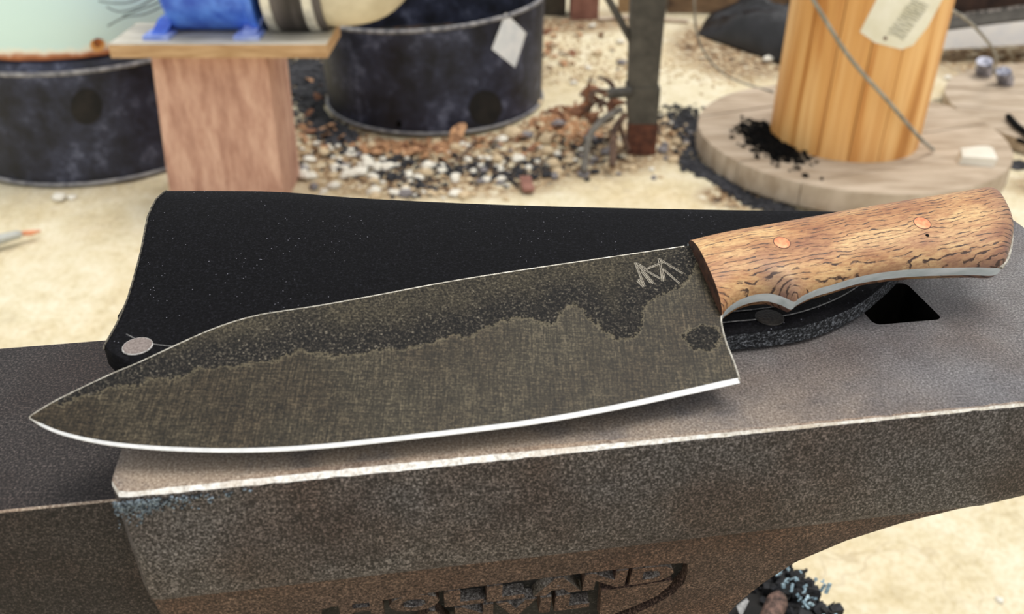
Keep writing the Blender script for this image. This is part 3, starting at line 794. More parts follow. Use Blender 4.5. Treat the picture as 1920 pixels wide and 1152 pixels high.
# slit of the mouth: dark opening between front and back leather
m0 = rg[0]
cmid = sum(m0, Vector((0,0,0)))/len(m0); out_n = Vector((-1, -0.03, 0)).normalized()
opening = [p.lerp(cmid, 0.30) + out_n*0.0003 for p in m0]
mb = MB(); mb.add([p - out_n*0.0005 for p in opening] + opening, [tuple(range(len(opening)))[::-1], tuple(range(len(opening), 2*len(opening)))] + [(i, (i+1)%len(opening), len(opening)+(i+1)%len(opening), len(opening)+i) for i in range(len(opening))])
mb.build('mouth_opening', M['black'], sheath, smooth=False, flatang=None)
mb = MB(); mb.tube([p + out_n*0.0001 for p in rg[0][1:18]], 0.00035, 6); mb.build('mouth_rim', M['rawcut'], sheath)
# tooled crease lines following the welt
def sheath_top(k, dist):
    pts = rg[k][2:17]; acc = 0
    for a, b in zip(pts, pts[1:]):
        l = (b-a).length
        if acc + l >= dist: return a.lerp(b, (dist-acc)/l)
        acc += l
    return pts[-1]
M['crease'] = simple('crease_highlight', lin(60,60,60), lin(130,128,126), 900, 0.5)  # pale grey paints the light caught along the tooled lines
for dist in (0.0052, 0.0108, 0.0175):
    mb = MB(); line = [sheath_top(k, dist) + Vector((0,0,0.00005)) for k in range(3 if 0.008 < dist < 0.012 else 62, NSH-14)]
    mb.tube(line, 0.00022 if dist < 0.012 else 0.00016, 5); mb.build('tooled_crease', M['crease'], sheath)
M['rivet'] = simple('steel_rivet_head', lin(112,100,94), lin(150,138,132), 1600, 0.4, 0.25, 0.2, 0.0004)
M['rivetdark'] = simple('shaded_steel_rivet', lin(22,19,17), lin(48,42,36), 1200, 0.5, 0.3)  # dark copy of the rivet steel, handle shadow put into the colour
M['rimlight'] = simple('rivet_rim', lin(150,145,140), lin(225,222,218), 500, 0.3, 0.3)
for (u, v, r, m_, lab) in ((258,650,0.0044,M['rivet'],'flat grey steel rivet head'),(1443,596,0.0044,M['rivetdark'],'dark rivet head in the handle shadow')):
    c = atz(u, v, 0.7080); nrm = Vector((0,-0.02,1)).normalized(); tx = Vector((1,0,0)); ty = nrm.cross(tx)
    def ci(rad, z): return [c + tx*rad*math.cos(t) + ty*rad*math.sin(t) + nrm*z for t in [2*math.pi*k/40 for k in range(40)]]
    mb = MB(); mb.loft([ci(r*1.02, -0.002), ci(r*1.04, 0.0001), ci(r, 0.0003)]); rr = mb.build('rivet_rim', M['rimlight'] if m_ is M['rivet'] else M['rivetdark'], sheath)
    mb = MB(); mb.loft([ci(r*0.95, 0.0), ci(r*0.95, 0.00036), ci(r*0.4, 0.0004)]); rh = mb.build('rivet', m_, sheath); rh['label'] = lab

# ------------------------------------------------------------------ drums, tank
n = NT('scuffed_black_plastic'); f1 = n.noise(13, 6, 0.72); f2 = n.noise(5, 4, 0.6); f3 = n.noise(260, 3)
c = n.ramp(f1, [(0.36, lin(24,26,36)), (0.55, lin(56,60,80)), (0.72, lin(132,138,162))])
c = n.mixc(n.ramp(f2, [(0.42, 0.75), (0.62, 0.0)]), c, lin(120,120,132), 'MULTIPLY')
n.bump(f3, 0.15, 0.001); M['drum'] = n.out(c, 0.55, 0, 0.4)
M['drumrim'] = simple('worn_plastic_rim', lin(92,92,98), lin(160,158,158), 60, 0.5)
M['drumin'] = simple('dark_drum_inside', lin(10,10,10), lin(34,30,26), 30, 0.8)
def drum(center, r, h, taper, label, topfn=None, n_=96, hasin=True):
    cx, cy = center; t_ = thing('plastic_drum', (cx, cy, 0), label, 'drum')
    topfn = topfn or (lambda a: h)
    rings = []; NZ = 10
    ang = [2*math.pi*k/n_ for k in range(n_)]
    for q in range(NZ+1):
        s = q/NZ; rings.append([Vector((cx + (r + taper*s)*math.cos(a), cy + (r + taper*s)*math.sin(a), 0.004 + (topfn(a)-0.004)*s)) for a in ang])
    rings.append([Vector((cx + (r + taper - 0.009)*math.cos(a), cy + (r + taper - 0.009)*math.sin(a), topfn(a))) for a in ang])
    for q in range(NZ, -1, -1):
        s = q/NZ; rings.append([Vector((cx + (r + taper*s - 0.009)*math.cos(a), cy + (r + taper*s - 0.009)*math.sin(a), 0.02 + (topfn(a)-0.02)*s - 0.001)) for a in ang])
    mb = MB(); mb.loft(rings); mb.build('wall', M['drum'], t_)
    mb = MB(); mb.tube([Vector((cx + (r+0.002)*math.cos(a), cy + (r+0.002)*math.sin(a), 0.008)) for a in ang + [0]], 0.0045, 8, cap=False); mb.build('base_rim', M['drumrim'], t_)
    mb = MB(); mb.tube([Vector((cx + (r+taper-0.003)*math.cos(a), cy + (r+taper-0.003)*math.sin(a), topfn(a))) for a in ang + [0]], 0.0055, 8, cap=False); mb.build('top_rim', M['drumrim'], t_)
    return t_
d1 = (-0.218, 2.515)
topf = lambda a: 0.27 + 0.022*math.cos(a) + 0.0*math.sin(a)
dr = drum(d1, 0.302, 0.27, 0.004, 'open black cut plastic drum with a white diamond sticker on its side', topf)
def on_drum(u, v, cxy, r):
    d = ray(u, v); ox, oy = CAM.x - cxy[0], CAM.y - cxy[1]
    A_ = d.x*d.x + d.y*d.y; B_ = 2*(ox*d.x + oy*d.y); C_ = ox*ox + oy*oy - r*r
    t = (-B_ - math.sqrt(max(0, B_*B_ - 4*A_*C_)))/(2*A_); return CAM + d*t
def patch(px, cxy, r, thick, name, m, parent, sub=8):
    """flat sticker or plug wrapped on the drum wall, outline given on the photograph"""
    c = (sum(p[0] for p in px)/len(px), sum(p[1] for p in px)/len(px)); rings = []
    dense = []
    for a, b in zip(px, px[1:]+px[:1]):
        for k in range(sub): dense.append((a[0]+(b[0]-a[0])*k/sub, a[1]+(b[1]-a[1])*k/sub))
    for s in (1.0, 0.75, 0.5, 0.25, 0.03): rings.append([on_drum(c[0]+(p[0]-c[0])*s, c[1]+(p[1]-c[1])*s, cxy, r + thick) for p in dense])
    rings.insert(0, [on_drum(p[0], p[1], cxy, r + 0.0003) for p in dense])
    mb = MB(); mb.loft(rings); return mb.build(name, m, parent)
M['sticker'] = simple('white_diamond_sticker', lin(232,238,242), lin(252,254,255), 24, 0.5)
patch([(948,24),(987,62),(966,127),(922,92)], d1, 0.305, 0.0015, 'diamond_sticker', M['sticker'], dr)
circ = lambda u, v, ru, rv: [(u+ru*math.cos(t), v+rv*math.sin(t)) for t in [2*math.pi*k/20 for k in range(20)]]
patch(circ(910,202,31,33), d1, 0.304, 0.001, 'round_hole', M['drumin'], dr, 1)
patch(circ(748,233,5,7), d1, 0.303, 0.001, 'small_hole', M['black'], dr, 1)
# debris inside the drum
mb = MB(); random.seed(3)
V = []; 
for k in range(26):
    rr_ = 0.285*k/25; V.append([Vector((d1[0]+rr_*math.cos(a), d1[1]+rr_*math.sin(a), 0.13 + 0.02*fbm(Vector((rr_*math.cos(a)*9, rr_*math.sin(a)*9, 0)), 4))) for a in [2*math.pi*j/48 for j in range(48)]])
V[0] = [Vector((d1[0]+0.001*math.cos(2*math.pi*j/48), d1[1]+0.001*math.sin(2*math.pi*j/48), 0.13)) for j in range(48)]
mb.loft(V); o = mb.build('drum_debris', simple('black_rust_debris', lin(8,7,6), lin(70,46,30), 40, 0.9, 0, 0.6, 0.01, 0.45, 0.7)); tag(o, 'dark rusty debris filling the open plastic drum', 'debris', kind='stuff')

d2 = (-1.035, 2.205)
dr2 = drum(d2, 0.308, 0.262, 0.004, 'black plastic drum under the mint green enamel tank')
patch(circ(162,200,30,34), d2, 0.311, 0.001, 'round_dent', M['drumin'], dr2, 1)
mb = MB(); mb.lathe((d2[0], d2[1], 0), [(0.305,0.255),(0.303,0.268),(0.294,0.280),(0.285,0.284),(0.001,0.284)], 96); mb.build('lid', M['drum'], dr2)
n = NT('mint_enamel'); ge = n.tc.outputs['Object']; sx = n.node('ShaderNodeSeparateXYZ'); n.link(n.co, sx.inputs[0])
f = n.noise(20, 4, 0.6); zz = n.math('ADD', sx.outputs['Z'], n.math('MULTIPLY', n.math('SUBTRACT', f, 0.5), 0.03))
c = n.ramp(zz, [(0.0, lin(120,66,46)), (0.012, lin(196,120,72)), (0.022, lin(255,252,236)), (0.034, lin(224,254,252))])
M['mint'] = n.out(c, 0.3, 0, 0.5)
tank = thing('enamel_tank', (d2[0], d2[1], 0.284), 'mint green enamel tank with a rusty bottom rim standing on the left black drum', 'tank')
mb = MB(); mb.lathe((d2[0], d2[1], 0), [(0.001,0.285),(0.286,0.285),(0.290,0.287),(0.292,0.30),(0.300,0.33),(0.312,0.38),(0.316,0.45),(0.316,0.62),(0.30,0.635),(0.001,0.64)], 96)
mb.build('shell', M['mint'], tank)
M['rusthole'] = simple('rust_brown', lin(66,34,16), lin(190,110,50), 60, 0.8)
patch(circ(183,84,14,13), d2, 0.297, 0.001, 'rust_ring', simple('orange_rust', lin(206,132,64), lin(232,178,110), 60, 0.8), tank, 1)
patch(circ(183,80,8,8), d2, 0.300, 0.0016, 'drain_hole', M['rusthole'], tank, 1)

# ------------------------------------------------------------------ timber block, plank, motor with duct
n = NT('pinkish_weathered_timber'); f = n.noise(14, 5, 0.65, vec=(3,3,0.7)); g = n.noise(60, 4, 0.6, vec=(4,4,0.5)); h_ = n.noise(6, 4)
c = n.ramp(f, [(0.32, lin(176,134,116)), (0.5, lin(204,162,142)), (0.68, lin(226,188,166))])
c = n.mixc(n.ramp(g, [(0.3, 0.5), (0.5, 0.0)]), c, lin(215,195,188), 'MULTIPLY'); n.bump(g, 0.15, 0.003)
M['timber'] = n.out(c, 0.8, 0, 0.2)
PTOP = 0.343
blk = thing('timber_post', (-0.61, 1.90, 0), 'short thick brown timber block holding up the motor plank', 'timber')
mb = MB()
yF, yB = 1.80, 1.97
q = [(-0.7195,-0.4903,PTOP-0.004),( -0.742,-0.4975,0.0)]
mb.loft([[Vector((-0.744,yF-.004,0)),Vector((-0.4975,yF-.004,0)),Vector((-0.4975,yB,0)),Vector((-0.744,yB,0))],[Vector((-0.7195,yF,PTOP)),Vector((-0.4903,yF,PTOP)),Vector((-0.4903,yB,PTOP)),Vector((-0.7195,yB,PTOP))]])
mb.build('block', M['timber'], blk, smooth=False, flatang=None)
mb = MB(); mb.tube([Vector((-0.640,yF-0.0005,0.0)), Vector((-0.652,yF-0.0005,0.16)), Vector((-0.656,yF-0.0005,0.25))], [0.0022,0.0016,0.0006], 5); mb.build('drying_crack', simple('dark_crack', lin(84,58,46), lin(110,78,62), 50), blk)
M['plankside'] = simple('ochre_plank', lin(176,138,96), lin(206,170,128), 30, 0.8, vec=(0.5,3,3))
M['planktop'] = simple('grey_weathered_plank', lin(170,164,148), lin(212,206,192), 26, 0.8, vec=(0.4,3,3))
PY0 = 1.745; pzb = PTOP + 0.0005; pzt = pzb + 0.026
xl = aty(205, 95, PY0).x; xr = aty(612, 88, PY0).x
yb = atz(253, 43, pzt).y
mb = MB(); mb.box(((xl+xr)/2, (PY0+yb)/2, (pzb+pzt)/2), (xr-xl, yb-PY0, pzt-pzb))
pl_ = mb.build('plank', [M['plankside'], M['planktop']], None, ((xl+xr)/2, (PY0+yb)/2, pzb), smooth=False, flatang=None)
for p in pl_.data.polygons:
    if p.normal.z > 0.9: p.material_index = 1
tag(pl_, 'weathered wooden plank lying on the timber block and carrying the blue motor', 'plank')
mb = MB(); c_ = aty(262, 97, PY0-0.001); mb.lathe((0,0,0), [(0.0,0.0)], 3) if False else None
mo = thing('electric_blower', (-0.60, 1.86, pzt), 'blue electric blower motor on two feet, standing on the plank', 'motor')
n = NT('blue_paint'); f = n.noise(30, 4); M['blue'] = n.out(n.ramp(f, [(0.35, lin(48,92,206)), (0.65, lin(92,144,246))]), 0.35, 0, 0.5)
M['paleblue'] = simple('dusty_blue_paint', lin(128,152,226), lin(186,200,244), 40, 0.6)
cy_ = 1.875; 
zb_ = aty(410, 47, cy_).z; RM = 0.105; zc_ = zb_ + RM - 0.006
def xcyl(x0, x1, prof, m, name, parent, n_=40):
    rings = [[Vector((x0 + (x1-x0)*s, cy_ + r*math.cos(t), zc_ + r*math.sin(t))) for t in [2*math.pi*k/n_ for k in range(n_)]] for s, r in prof]
    mb = MB(); mb.loft(rings); return mb.build(name, m, parent)
xm0 = aty(318, 40, cy_-0.04).x; xm1 = aty(492, 40, cy_-0.04).x
xcyl(xm0, xm1, [(0,RM*0.6),(0.02,RM*0.85),(0.08,RM),(0.9,RM),(0.93,RM*1.06),(1,RM*1.06)], M['blue'], 'motor_housing', mo)
for k in range(9):
    x = xm0 + (xm1-xm0)*(0.15+0.07*k)
    mb = MB(); mb.tube([Vector((x, cy_+(RM+0.003)*math.cos(t), zc_+(RM+0.003)*math.sin(t))) for t in [math.pi*j/20 for j in range(0,21)]], 0.0022, 5); mb.build('cooling_fin', M['blue'], mo)
for u in (308, 474):
    x = aty(u, 70, 1.82).x
    for yy in (1.80, 1.93):
        mb = MB(); mb.box((x, yy, pzt+0.004), (0.050, 0.055, 0.008)); mb.build('foot', M['paleblue'], mo, smooth=False, flatang=None)
    mb = MB()
    mb.loft([[Vector((x-0.014,1.785,pzt+0.006)),Vector((x+0.014,1.785,pzt+0.006)),Vector((x+0.014,1.945,pzt+0.006)),Vector((x-0.014,1.945,pzt+0.006))],
             [Vector((x-0.006,1.825,zc_-RM*0.7)),Vector((x+0.026,1.825,zc_-RM*0.7)),Vector((x+0.026,1.925,zc_-RM*0.7)),Vector((x-0.006,1.925,zc_-RM*0.7))]])
    mb.build('bracket', M['blue'] if u < 400 else M['paleblue'], mo, smooth=False, flatang=None)
M['silver'] = simple('silver_band', lin(190,188,180), lin(240,238,230), 30, 0.3, 0.4)
M['dkrub'] = simple('dark_rubber_sleeve', lin(48,44,44), lin(100,94,94), 12, 0.5, 0.1, vec=(3,0.3,0.3))
M['cream'] = simple('cream_duct', lin(196,184,156), lin(226,216,190), 16, 0.5)
mb = None
du = thing('air_duct', (aty(600,40,cy_).x, cy_, pzt), 'cream air duct elbow with dark sleeve and silver clamps joined to the blue motor', 'duct')
X = lambda u: aty(u, 30, cy_-0.08).x
xcyl(X(496), X(606), [(0,RM*1.0),(0.02,RM*1.03),(1,RM*1.0)], M['dkrub'], 'rubber_sleeve', du)
for u0, u1 in ((496,515),(572,592)): xcyl(X(u0), X(u1), [(0,RM*1.02),(0.1,RM*1.05),(0.9,RM*1.05),(1,RM*1.02)], M['silver'], 'hose_clamp', du)
pts = [Vector((X(606), cy_, zc_)), Vector((X(640), cy_, zc_)), Vector((X(672), cy_, zc_+0.008)), Vector((X(690), cy_, zc_+0.03)), Vector((X(700), cy_+0.01, zc_+0.07)), Vector((X(704), cy_+0.02, zc_+0.13)), Vector((X(705), cy_+0.03, zc_+0.2))]
mb = MB(); mb.tube([tuple(q) for q in spline(pts, 5)], RM*0.93, 40); mb.build('duct_elbow', M['cream'], du)
# thin cables drooping over the enamel tank
M['cable'] = simple('thin_dark_cable', lin(58,74,74), lin(98,112,110), 60, 0.5)
labs = ['topmost thin dark cable sagging in front of the mint tank', 'second thin cable from the top in front of the mint tank', 'third thin cable from the top in front of the mint tank', 'lowest thin cable in front of the mint tank, ending above the plank']
for k, pp in enumerate(([(185,2),(215,6),(250,2),(300,-25)],[(200,13),(225,22),(262,12),(300,-12)],[(230,30),(262,18),(290,8),(315,-5)],[(202,49),(235,32),(270,27),(308,10)])):
    mb = MB(); mb.tube([tuple(q) for q in spline([tuple(aty(u, v, 1.885-0.01*k)) for u, v in pp], 6)], 0.0016, 6)
    o = mb.build('cable', M['cable'], None, aty(pp[0][0], pp[0][1], 1.885)); tag(o, labs[k], 'cable', 'cables by the mint tank')

# ------------------------------------------------------------------ metal post with strut and roots
M['postgrey'] = simple('grey_green_painted_steel', lin(60,57,52), lin(86,82,75), 30, 0.6, 0.1)
M['rustlow'] = simple('rusted_steel', lin(66,36,26), lin(110,66,48), 50, 0.8)
post = thing('steel_post', (0.320, 2.12, 0), 'grey square steel leg with a rusted foot standing in the sand', 'post')
def qprism(px0, px1, Y, depth):
    a, b = aty(*px0[0], Y), aty(*px0[1], Y); c, d = aty(*px1[0], Y), aty(*px1[1], Y); dy = Vector((0, depth, 0))
    return MB().loft([[a, b, b+dy, a+dy], [c, d, d+dy, c+dy]])
PYY = 2.10
qprism([(1181,232),(1235,232)], [(1178,292),(1229,292)], PYY, 0.055).build('rusty_foot', M['rustlow'], post, smooth=False, flatang=None)
qprism([(1198,-420),(1290,-420)], [(1180,166),(1234,166)], PYY, 0.055).build('upper_tube', M['postgrey'], post, smooth=False, flatang=None)
qprism([(1177,166),(1239,166)], [(1180,233),(1233,233)], PYY-0.003, 0.06).build('collar', M['postgrey'], post, smooth=False, flatang=None)
mb = MB(); mb.tube([aty(1120,-40,PYY+0.02), aty(1188,84,PYY+0.02)], 0.0085, 8); mb.build('brace', M['postgrey'], post)
mb = MB(); a, b = aty(1140,176,PYY), aty(1184,172,PYY); mb.tube([a, b], 0.013, 10); mb.build('side_lug', M['postgrey'], post)
M['root'] = simple('dark_brown_root', lin(58,42,34), lin(112,88,72), 40, 0.85, 0, 0.5, 0.004)
rootlab = ['leftmost bent grey brown rod leaning into the litter beside the steel leg', 'middle bent rod standing between the left rod and the steel leg', 'rightmost thin bent rod touching the rusted foot of the leg']
for k, (pp, r) in enumerate((([(1165,205),(1135,222),(1108,250),(1098,290),(1095,322)],0.0085),([(1172,215),(1152,245),(1150,280),(1148,312)],0.0085),([(1160,225),(1168,255),(1178,282)],0.006))):
    YY = interp([(0,2.02),(1,2.04),(2,2.07)], k); L = []
    for i, (u, v) in enumerate(pp):
        t = i/(len(pp)-1); L.append(tuple(aty(u, v, PYY - 0.01 - 0.12*t*(1 if k < 2 else 0.3))))
    sL = spline(L, 5); mb = MB(); mb.tube([tuple(q) for q in sL], r, 7)
    o = mb.build('bent_rod', M['root'] if k != 0 else simple('greyish_rod', lin(70,64,58), lin(124,120,112), 40), None, L[-1]); tag(o, rootlab[k], 'rod', 'bent rods at the steel leg')
random.seed(21)
M['bark'] = simple('red_brown_scrap', lin(84,50,36), lin(160,112,80), 40, 0.85)
for k in range(16):
    u = random.gauss(1110, 28); v = random.gauss(192, 18); c = aty(u, v, 2.14 + random.uniform(-.05,.05)); c.z = max(c.z, 0.012)
    mb = MB(); L = random.uniform(0.035, 0.085); d = Vector((random.uniform(-1,1), random.uniform(-.4,.4), random.uniform(-.7,.3))).normalized(); e = d.orthogonal().normalized(); g_ = d.cross(e); w_ = random.uniform(.006,.014)
    mb.loft([[c + d*(L*(s-.5)) + e*w_*math.sin(math.pi*(0.12+.76*s))*math.cos(t) + g_*w_*0.35*math.sin(t) + e*0.02*math.sin(s*3) for t in [2*math.pi*j/8 for j in range(8)]] for s in (0,.2,.4,.6,.8,1)])
    o = mb.build('bark_scrap', M['bark'] if k % 3 else M['root'], None, c); tag(o, 'curled brown bark scrap in the heap left of the steel leg', 'bark', 'bark scraps heaped against the steel leg')

# ------------------------------------------------------------------ cable spool
M['spoolwood'] = simple('weathered_spool_wood', lin(158,140,118), lin(192,176,156), 14, 0.85, 0, 0.4, 0.004, vec=(0.6,3,1))
n = NT('orange_pine'); f = n.noise(3.2, 3, 0.5, vec=(5,5,0.4), dist=0.8); g = n.noise(16, 3, 0.55, vec=(5,5,0.2))
c = n.ramp(f, [(0.30, lin(196,132,66)), (0.48, lin(228,170,100)), (0.66, lin(244,196,130))])
c = n.mixc(n.ramp(g, [(0.34, 0.4), (0.5, 0.0)]), c, lin(214,170,118), 'MULTIPLY'); M['pine'] = n.out(c, 0.5, 0, 0.4)
FC = (0.825, 2.11); FR = 0.365
spool = thing('cable_spool', (FC[0], FC[1], 0), 'wooden cable spool with an orange pine core standing on a round weathered flange', 'spool')
# flange from boards: parallel planks clipped by the circle
nb = 5; bw = 2*FR/nb
for k in range(nb):
    y0 = -FR + k*bw + 0.0015; y1 = -FR + (k+1)*bw - 0.0015; pts = []
    M_ = 14
    for j in range(M_+1):
        y = y0 + (y1-y0)*j/M_; pts.append((math.sqrt(max(0, FR*FR-y*y)), y))
    for j in range(M_+1):
        y = y1 + (y0-y1)*j/M_; pts.append((-math.sqrt(max(0, FR*FR-y*y)), y))
    an = 0.35
    P_ = [Vector((FC[0] + x*math.cos(an) - y*math.sin(an), FC[1] + x*math.sin(an) + y*math.cos(an), 0)) for x, y in pts]
    mb = MB(); zt = 0.054 + random.uniform(-0.001,0.001)
    mb.loft([[p + EZ*0.0 for p in P_], [p + EZ*(zt-0.004) for p in P_], [FCp + (p-FCp)*0.994 + EZ*zt for p in P_ for FCp in [Vector((FC[0],FC[1],0))]]])
    mb.build('flange_board', M['spoolwood'], spool, flatang=math.radians(30))
CR_ = 0.172; CC = (0.803, 2.088); ns = 16
for k in range(ns):
    a0 = 2*math.pi*k/ns + 0.006 + 0.15; a1 = 2*math.pi*(k+1)/ns - 0.006 + 0.15; rings = []
    for z in (0.0535, 0.18, 0.30, 0.42, 0.56):
        rr_ = CR_ + random.uniform(0,0.0015)*0
        ring = [Vector((CC[0]+rr_*math.cos(a0+(a1-a0)*j/5), CC[1]+rr_*math.sin(a0+(a1-a0)*j/5), z)) for j in range(6)]
        ring += [Vector((CC[0]+(rr_-0.02)*math.cos(a1+(a0-a1)*j/5), CC[1]+(rr_-0.02)*math.sin(a1+(a0-a1)*j/5), z)) for j in range(6)]
        rings.append(ring)
    mb = MB(); mb.loft(rings); mb.build('stave', M['pine'], spool, flatang=math.radians(40))
# the paper tag wrapped on the core
tag_px = [(1648,-10),(1612,60),(1640,80),(1690,93),(1712,85),(1740,50),(1772,-10)]
M['tagpaper'] = simple('cream_paper_tag', lin(236,231,206), lin(250,247,230), 18, 0.7)
tg = thing('paper_tag', on_drum(1690, 93, CC, CR_+0.002), 'cream paper tag with faint handwriting stuck on the orange spool core', 'tag')
def patch2(px, name, m, parent, off, sub=6): return patch(px, CC, CR_, off, name, m, parent, sub)
patch2(tag_px, 'paper', M['tagpaper'], tg, 0.0025)
M['ink'] = simple('faded_pencil', lin(120,120,104), lin(150,148,130), 60, 0.8)
random.seed(8); mb = MB()
for k in range(15):                                   # illegible scribbled lines
    s = k/14; u0 = 1664 + 46*s; v0 = 60 - 62*s; 
    pts = []
    for j in range(7):
        uu = u0 + j*5.2 + random.uniform(-1,1); vv = v0 + j*2.3 + random.uniform(-2.2,2.2); pts.append(tuple(on_drum(uu, vv, CC, CR_+0.0036)))
    mb.tube(pts, 0.0007, 4)
mb.build('handwriting', M['ink'], tg)
patch2(circ(1660,72,3.5,3.5), 'eyelet', M['rustlow'], tg, 0.0034, 1)
# black soot heap at the foot of the core
random.seed(9); mb = MB()
for k in range(900):
    u = random.gauss(1450, 26); v = 268 + (u-1450)*0.42 + random.gauss(0, 13); c = atz(u, v, 0.056 + random.random()*0.003)
    if (Vector((c.x-CC[0], c.y-CC[1]))).length < CR_+0.003: continue
    s = random.uniform(0.004,0.013); mb.box(c, (s,s,s*.3), Matrix.Rotation(random.random()*3,3,'Z') @ Matrix.Rotation(random.random(),3,'X'))
o = mb.build('soot_heap', M['black'], None, atz(1450,270,0.054), smooth=False, flatang=None); tag(o, 'black soot and charcoal crumbs heaped at the left foot of the spool core', 'soot', kind='stuff')
# wires
M['wire'] = simple('grey_steel_wire', lin(128,126,116), lin(168,166,156), 50, 0.5, 0.3)
def wire(pts3, r, lab):
    mb = MB(); mb.tube([tuple(q) for q in spline([tuple(p) for p in pts3], 6)], r, 8); o = mb.build('wire', M['wire'], None, pts3[-1]); tag(o, lab, 'wire')
A_ = aty(1490,-60,1.84); B_ = atz(1750,281,0.060)
wire([A_, aty(1585,97,1.865), aty(1665,190,1.885), aty(1722,256,1.925), B_], 0.0042, 'straight thick grey wire slanting down across the front of the orange core')
wire([aty(1302,-40,2.35), aty(1303,30,2.35), aty(1310,75,2.35), aty(1330,112,2.35), aty(1360,140,2.35), atz(1400,158,0.058), atz(1450,172,0.058)], 0.003, 'thin loose grey wire loop hanging left of the orange core')
wire([aty(1755,5,2.0), aty(1800,28,2.1), aty(1832,55,2.2), aty(1860,90,2.3), aty(1868,115,2.38), atz(1862,140,0.06)], 0.0038, 'curved grey wire running from the core down to the clamps')
wire([atz(1750,188,0.003), atz(1790,184,0.003), atz(1822,172,0.003), atz(1838,162,0.003)], 0.003, 'thin tube drawn as a faint shadow-like curve behind the spool')  # tube added to draw a faint shadow-like curve
# cable clamps
M['zinc'] = simple('zinc_clamp', lin(96,98,112), lin(190,192,206), 60, 0.35, 0.5)
for k, (u, v, ln, rz, lab) in enumerate(((1845,130,0.075,0.9,'larger left steel cable clamp behind the spool'),(1884,146,0.06,0.6,'smaller right steel cable clamp behind the spool'))):
    c = atz(u, v, 0.055); mb = MB(); cl = thing('cable_clamp', (c.x, c.y, 0.035), lab, 'clamp')
    R_ = Matrix.Rotation(rz, 3, 'Z') @ Matrix.Rotation(0.9, 3, 'Y')
    mb.loft([[c + R_ @ Vector((x, rr_*math.cos(t), rr_*0.7*math.sin(t))) for t in [2*math.pi*j/16 for j in range(16)]] for x, rr_ in ((-ln/2,0.010),(-ln/2,0.022),(0,0.025),(ln/2,0.020),(ln/2,0.010))]); mb.build('saddle', M['zinc'], cl)
    mb = MB(); mb.tube([c + R_ @ Vector((0,-0.02,0.0)), c + R_ @ Vector((0,0.024,0.0))], 0.006, 6); mb.build('bolt', M['zinc'], cl)
# second slab of wood right behind the spool
n_s = thing('wooden_disc', (1.33, 2.30, 0), 'second flat weathered wooden disc lying right of and behind the spool', 'disc')
SLC = (1.585, 2.33); SLR = 0.40; nb = 5; bw = 2*SLR/nb
for k in range(nb):
    y0 = -SLR + k*bw + 0.002; y1 = -SLR + (k+1)*bw - 0.002; pts = []
    for j in range(13):
        y = y0 + (y1-y0)*j/12; pts.append((math.sqrt(max(0, SLR**2-y*y)), y))
    for j in range(13):
        y = y1 + (y0-y1)*j/12; pts.append((-math.sqrt(max(0, SLR**2-y*y)), y))
    an = -0.25; P_ = [Vector((SLC[0]+x*math.cos(an)-y*math.sin(an), SLC[1]+x*math.sin(an)+y*math.cos(an), 0)) for x, y in pts]
    mb = MB(); mb.loft([[p + EZ*0.004 for p in P_], [p + EZ*0.034 for p in P_]]); mb.build('board', M['spoolwood'], n_s, flatang=math.radians(30))

# ------------------------------------------------------------------ steel channel, rebar, tarp, back boards
M['galv'] = simple('white_galvanised_steel', lin(240,244,250), lin(254,255,255), 20, 0.4, 0.2)
ch_ = thing('steel_channel', (1.8, 2.95, 0), 'pale galvanised steel channel lying on the ground behind the spool', 'channel')
a, b = aty(1740,94,2.88), aty(2100,74,2.88); a2, b2 = aty(1740,62,2.88), aty(2100,16,2.88)
dy = Vector((0,0.05,0))
MB().loft([[a, a2, a2+dy, a+dy],[b, b2, b2+dy, b+dy]]).build('web', M['galv'], ch_, smooth=False, flatang=None)
MB().loft([[a2, a2+Vector((0,0,0.006)), a2+dy*2.2+Vector((0,0,0.006)), a2+dy*2.2],[b2, b2+Vector((0,0,0.006)), b2+dy*2.2+Vector((0,0,0.006)), b2+dy*2.2]]).build('upper_flange', M['postgrey'], ch_, smooth=False, flatang=None)
M['rebar'] = simple('grey_twisted_bar', lin(70,66,62), lin(150,142,134), 70, 0.6, 0.2, lo=0.45, hi=0.55)
for k, (v0, v1, Y_, lab) in enumerate(((44,8,2.97,'front ribbed steel rod lying on the galvanised channel'),(33,-6,3.02,'rear ribbed steel rod lying on the galvanised channel'))):
    A_ = aty(1785,v0,Y_); B_ = aty(2080,v1,Y_); N_ = 150; pts = [A_.lerp(B_, i/N_) for i in range(N_+1)]
    mb = MB(); mb.tube(pts, [0.009 + (0.0035 if i % 3 == 0 else 0) for i in range(N_+1)], 8); o = mb.build('ribbed_rod', M['rebar'], None, A_); tag(o, lab, 'rod')
M['darkbox'] = simple('dark_rusty_sheet', lin(40,28,24), lin(78,56,46), 14, 0.8)
mb = MB(); mb.box((2.0, 3.30, 0.22), (1.15, 0.35, 0.44)); o = mb.build('rusty_bin', M['darkbox'], None, (2.0,3.3,0.0), smooth=False, flatang=None); tag(o, 'dark rusty steel bin standing behind the galvanised channel', 'bin')
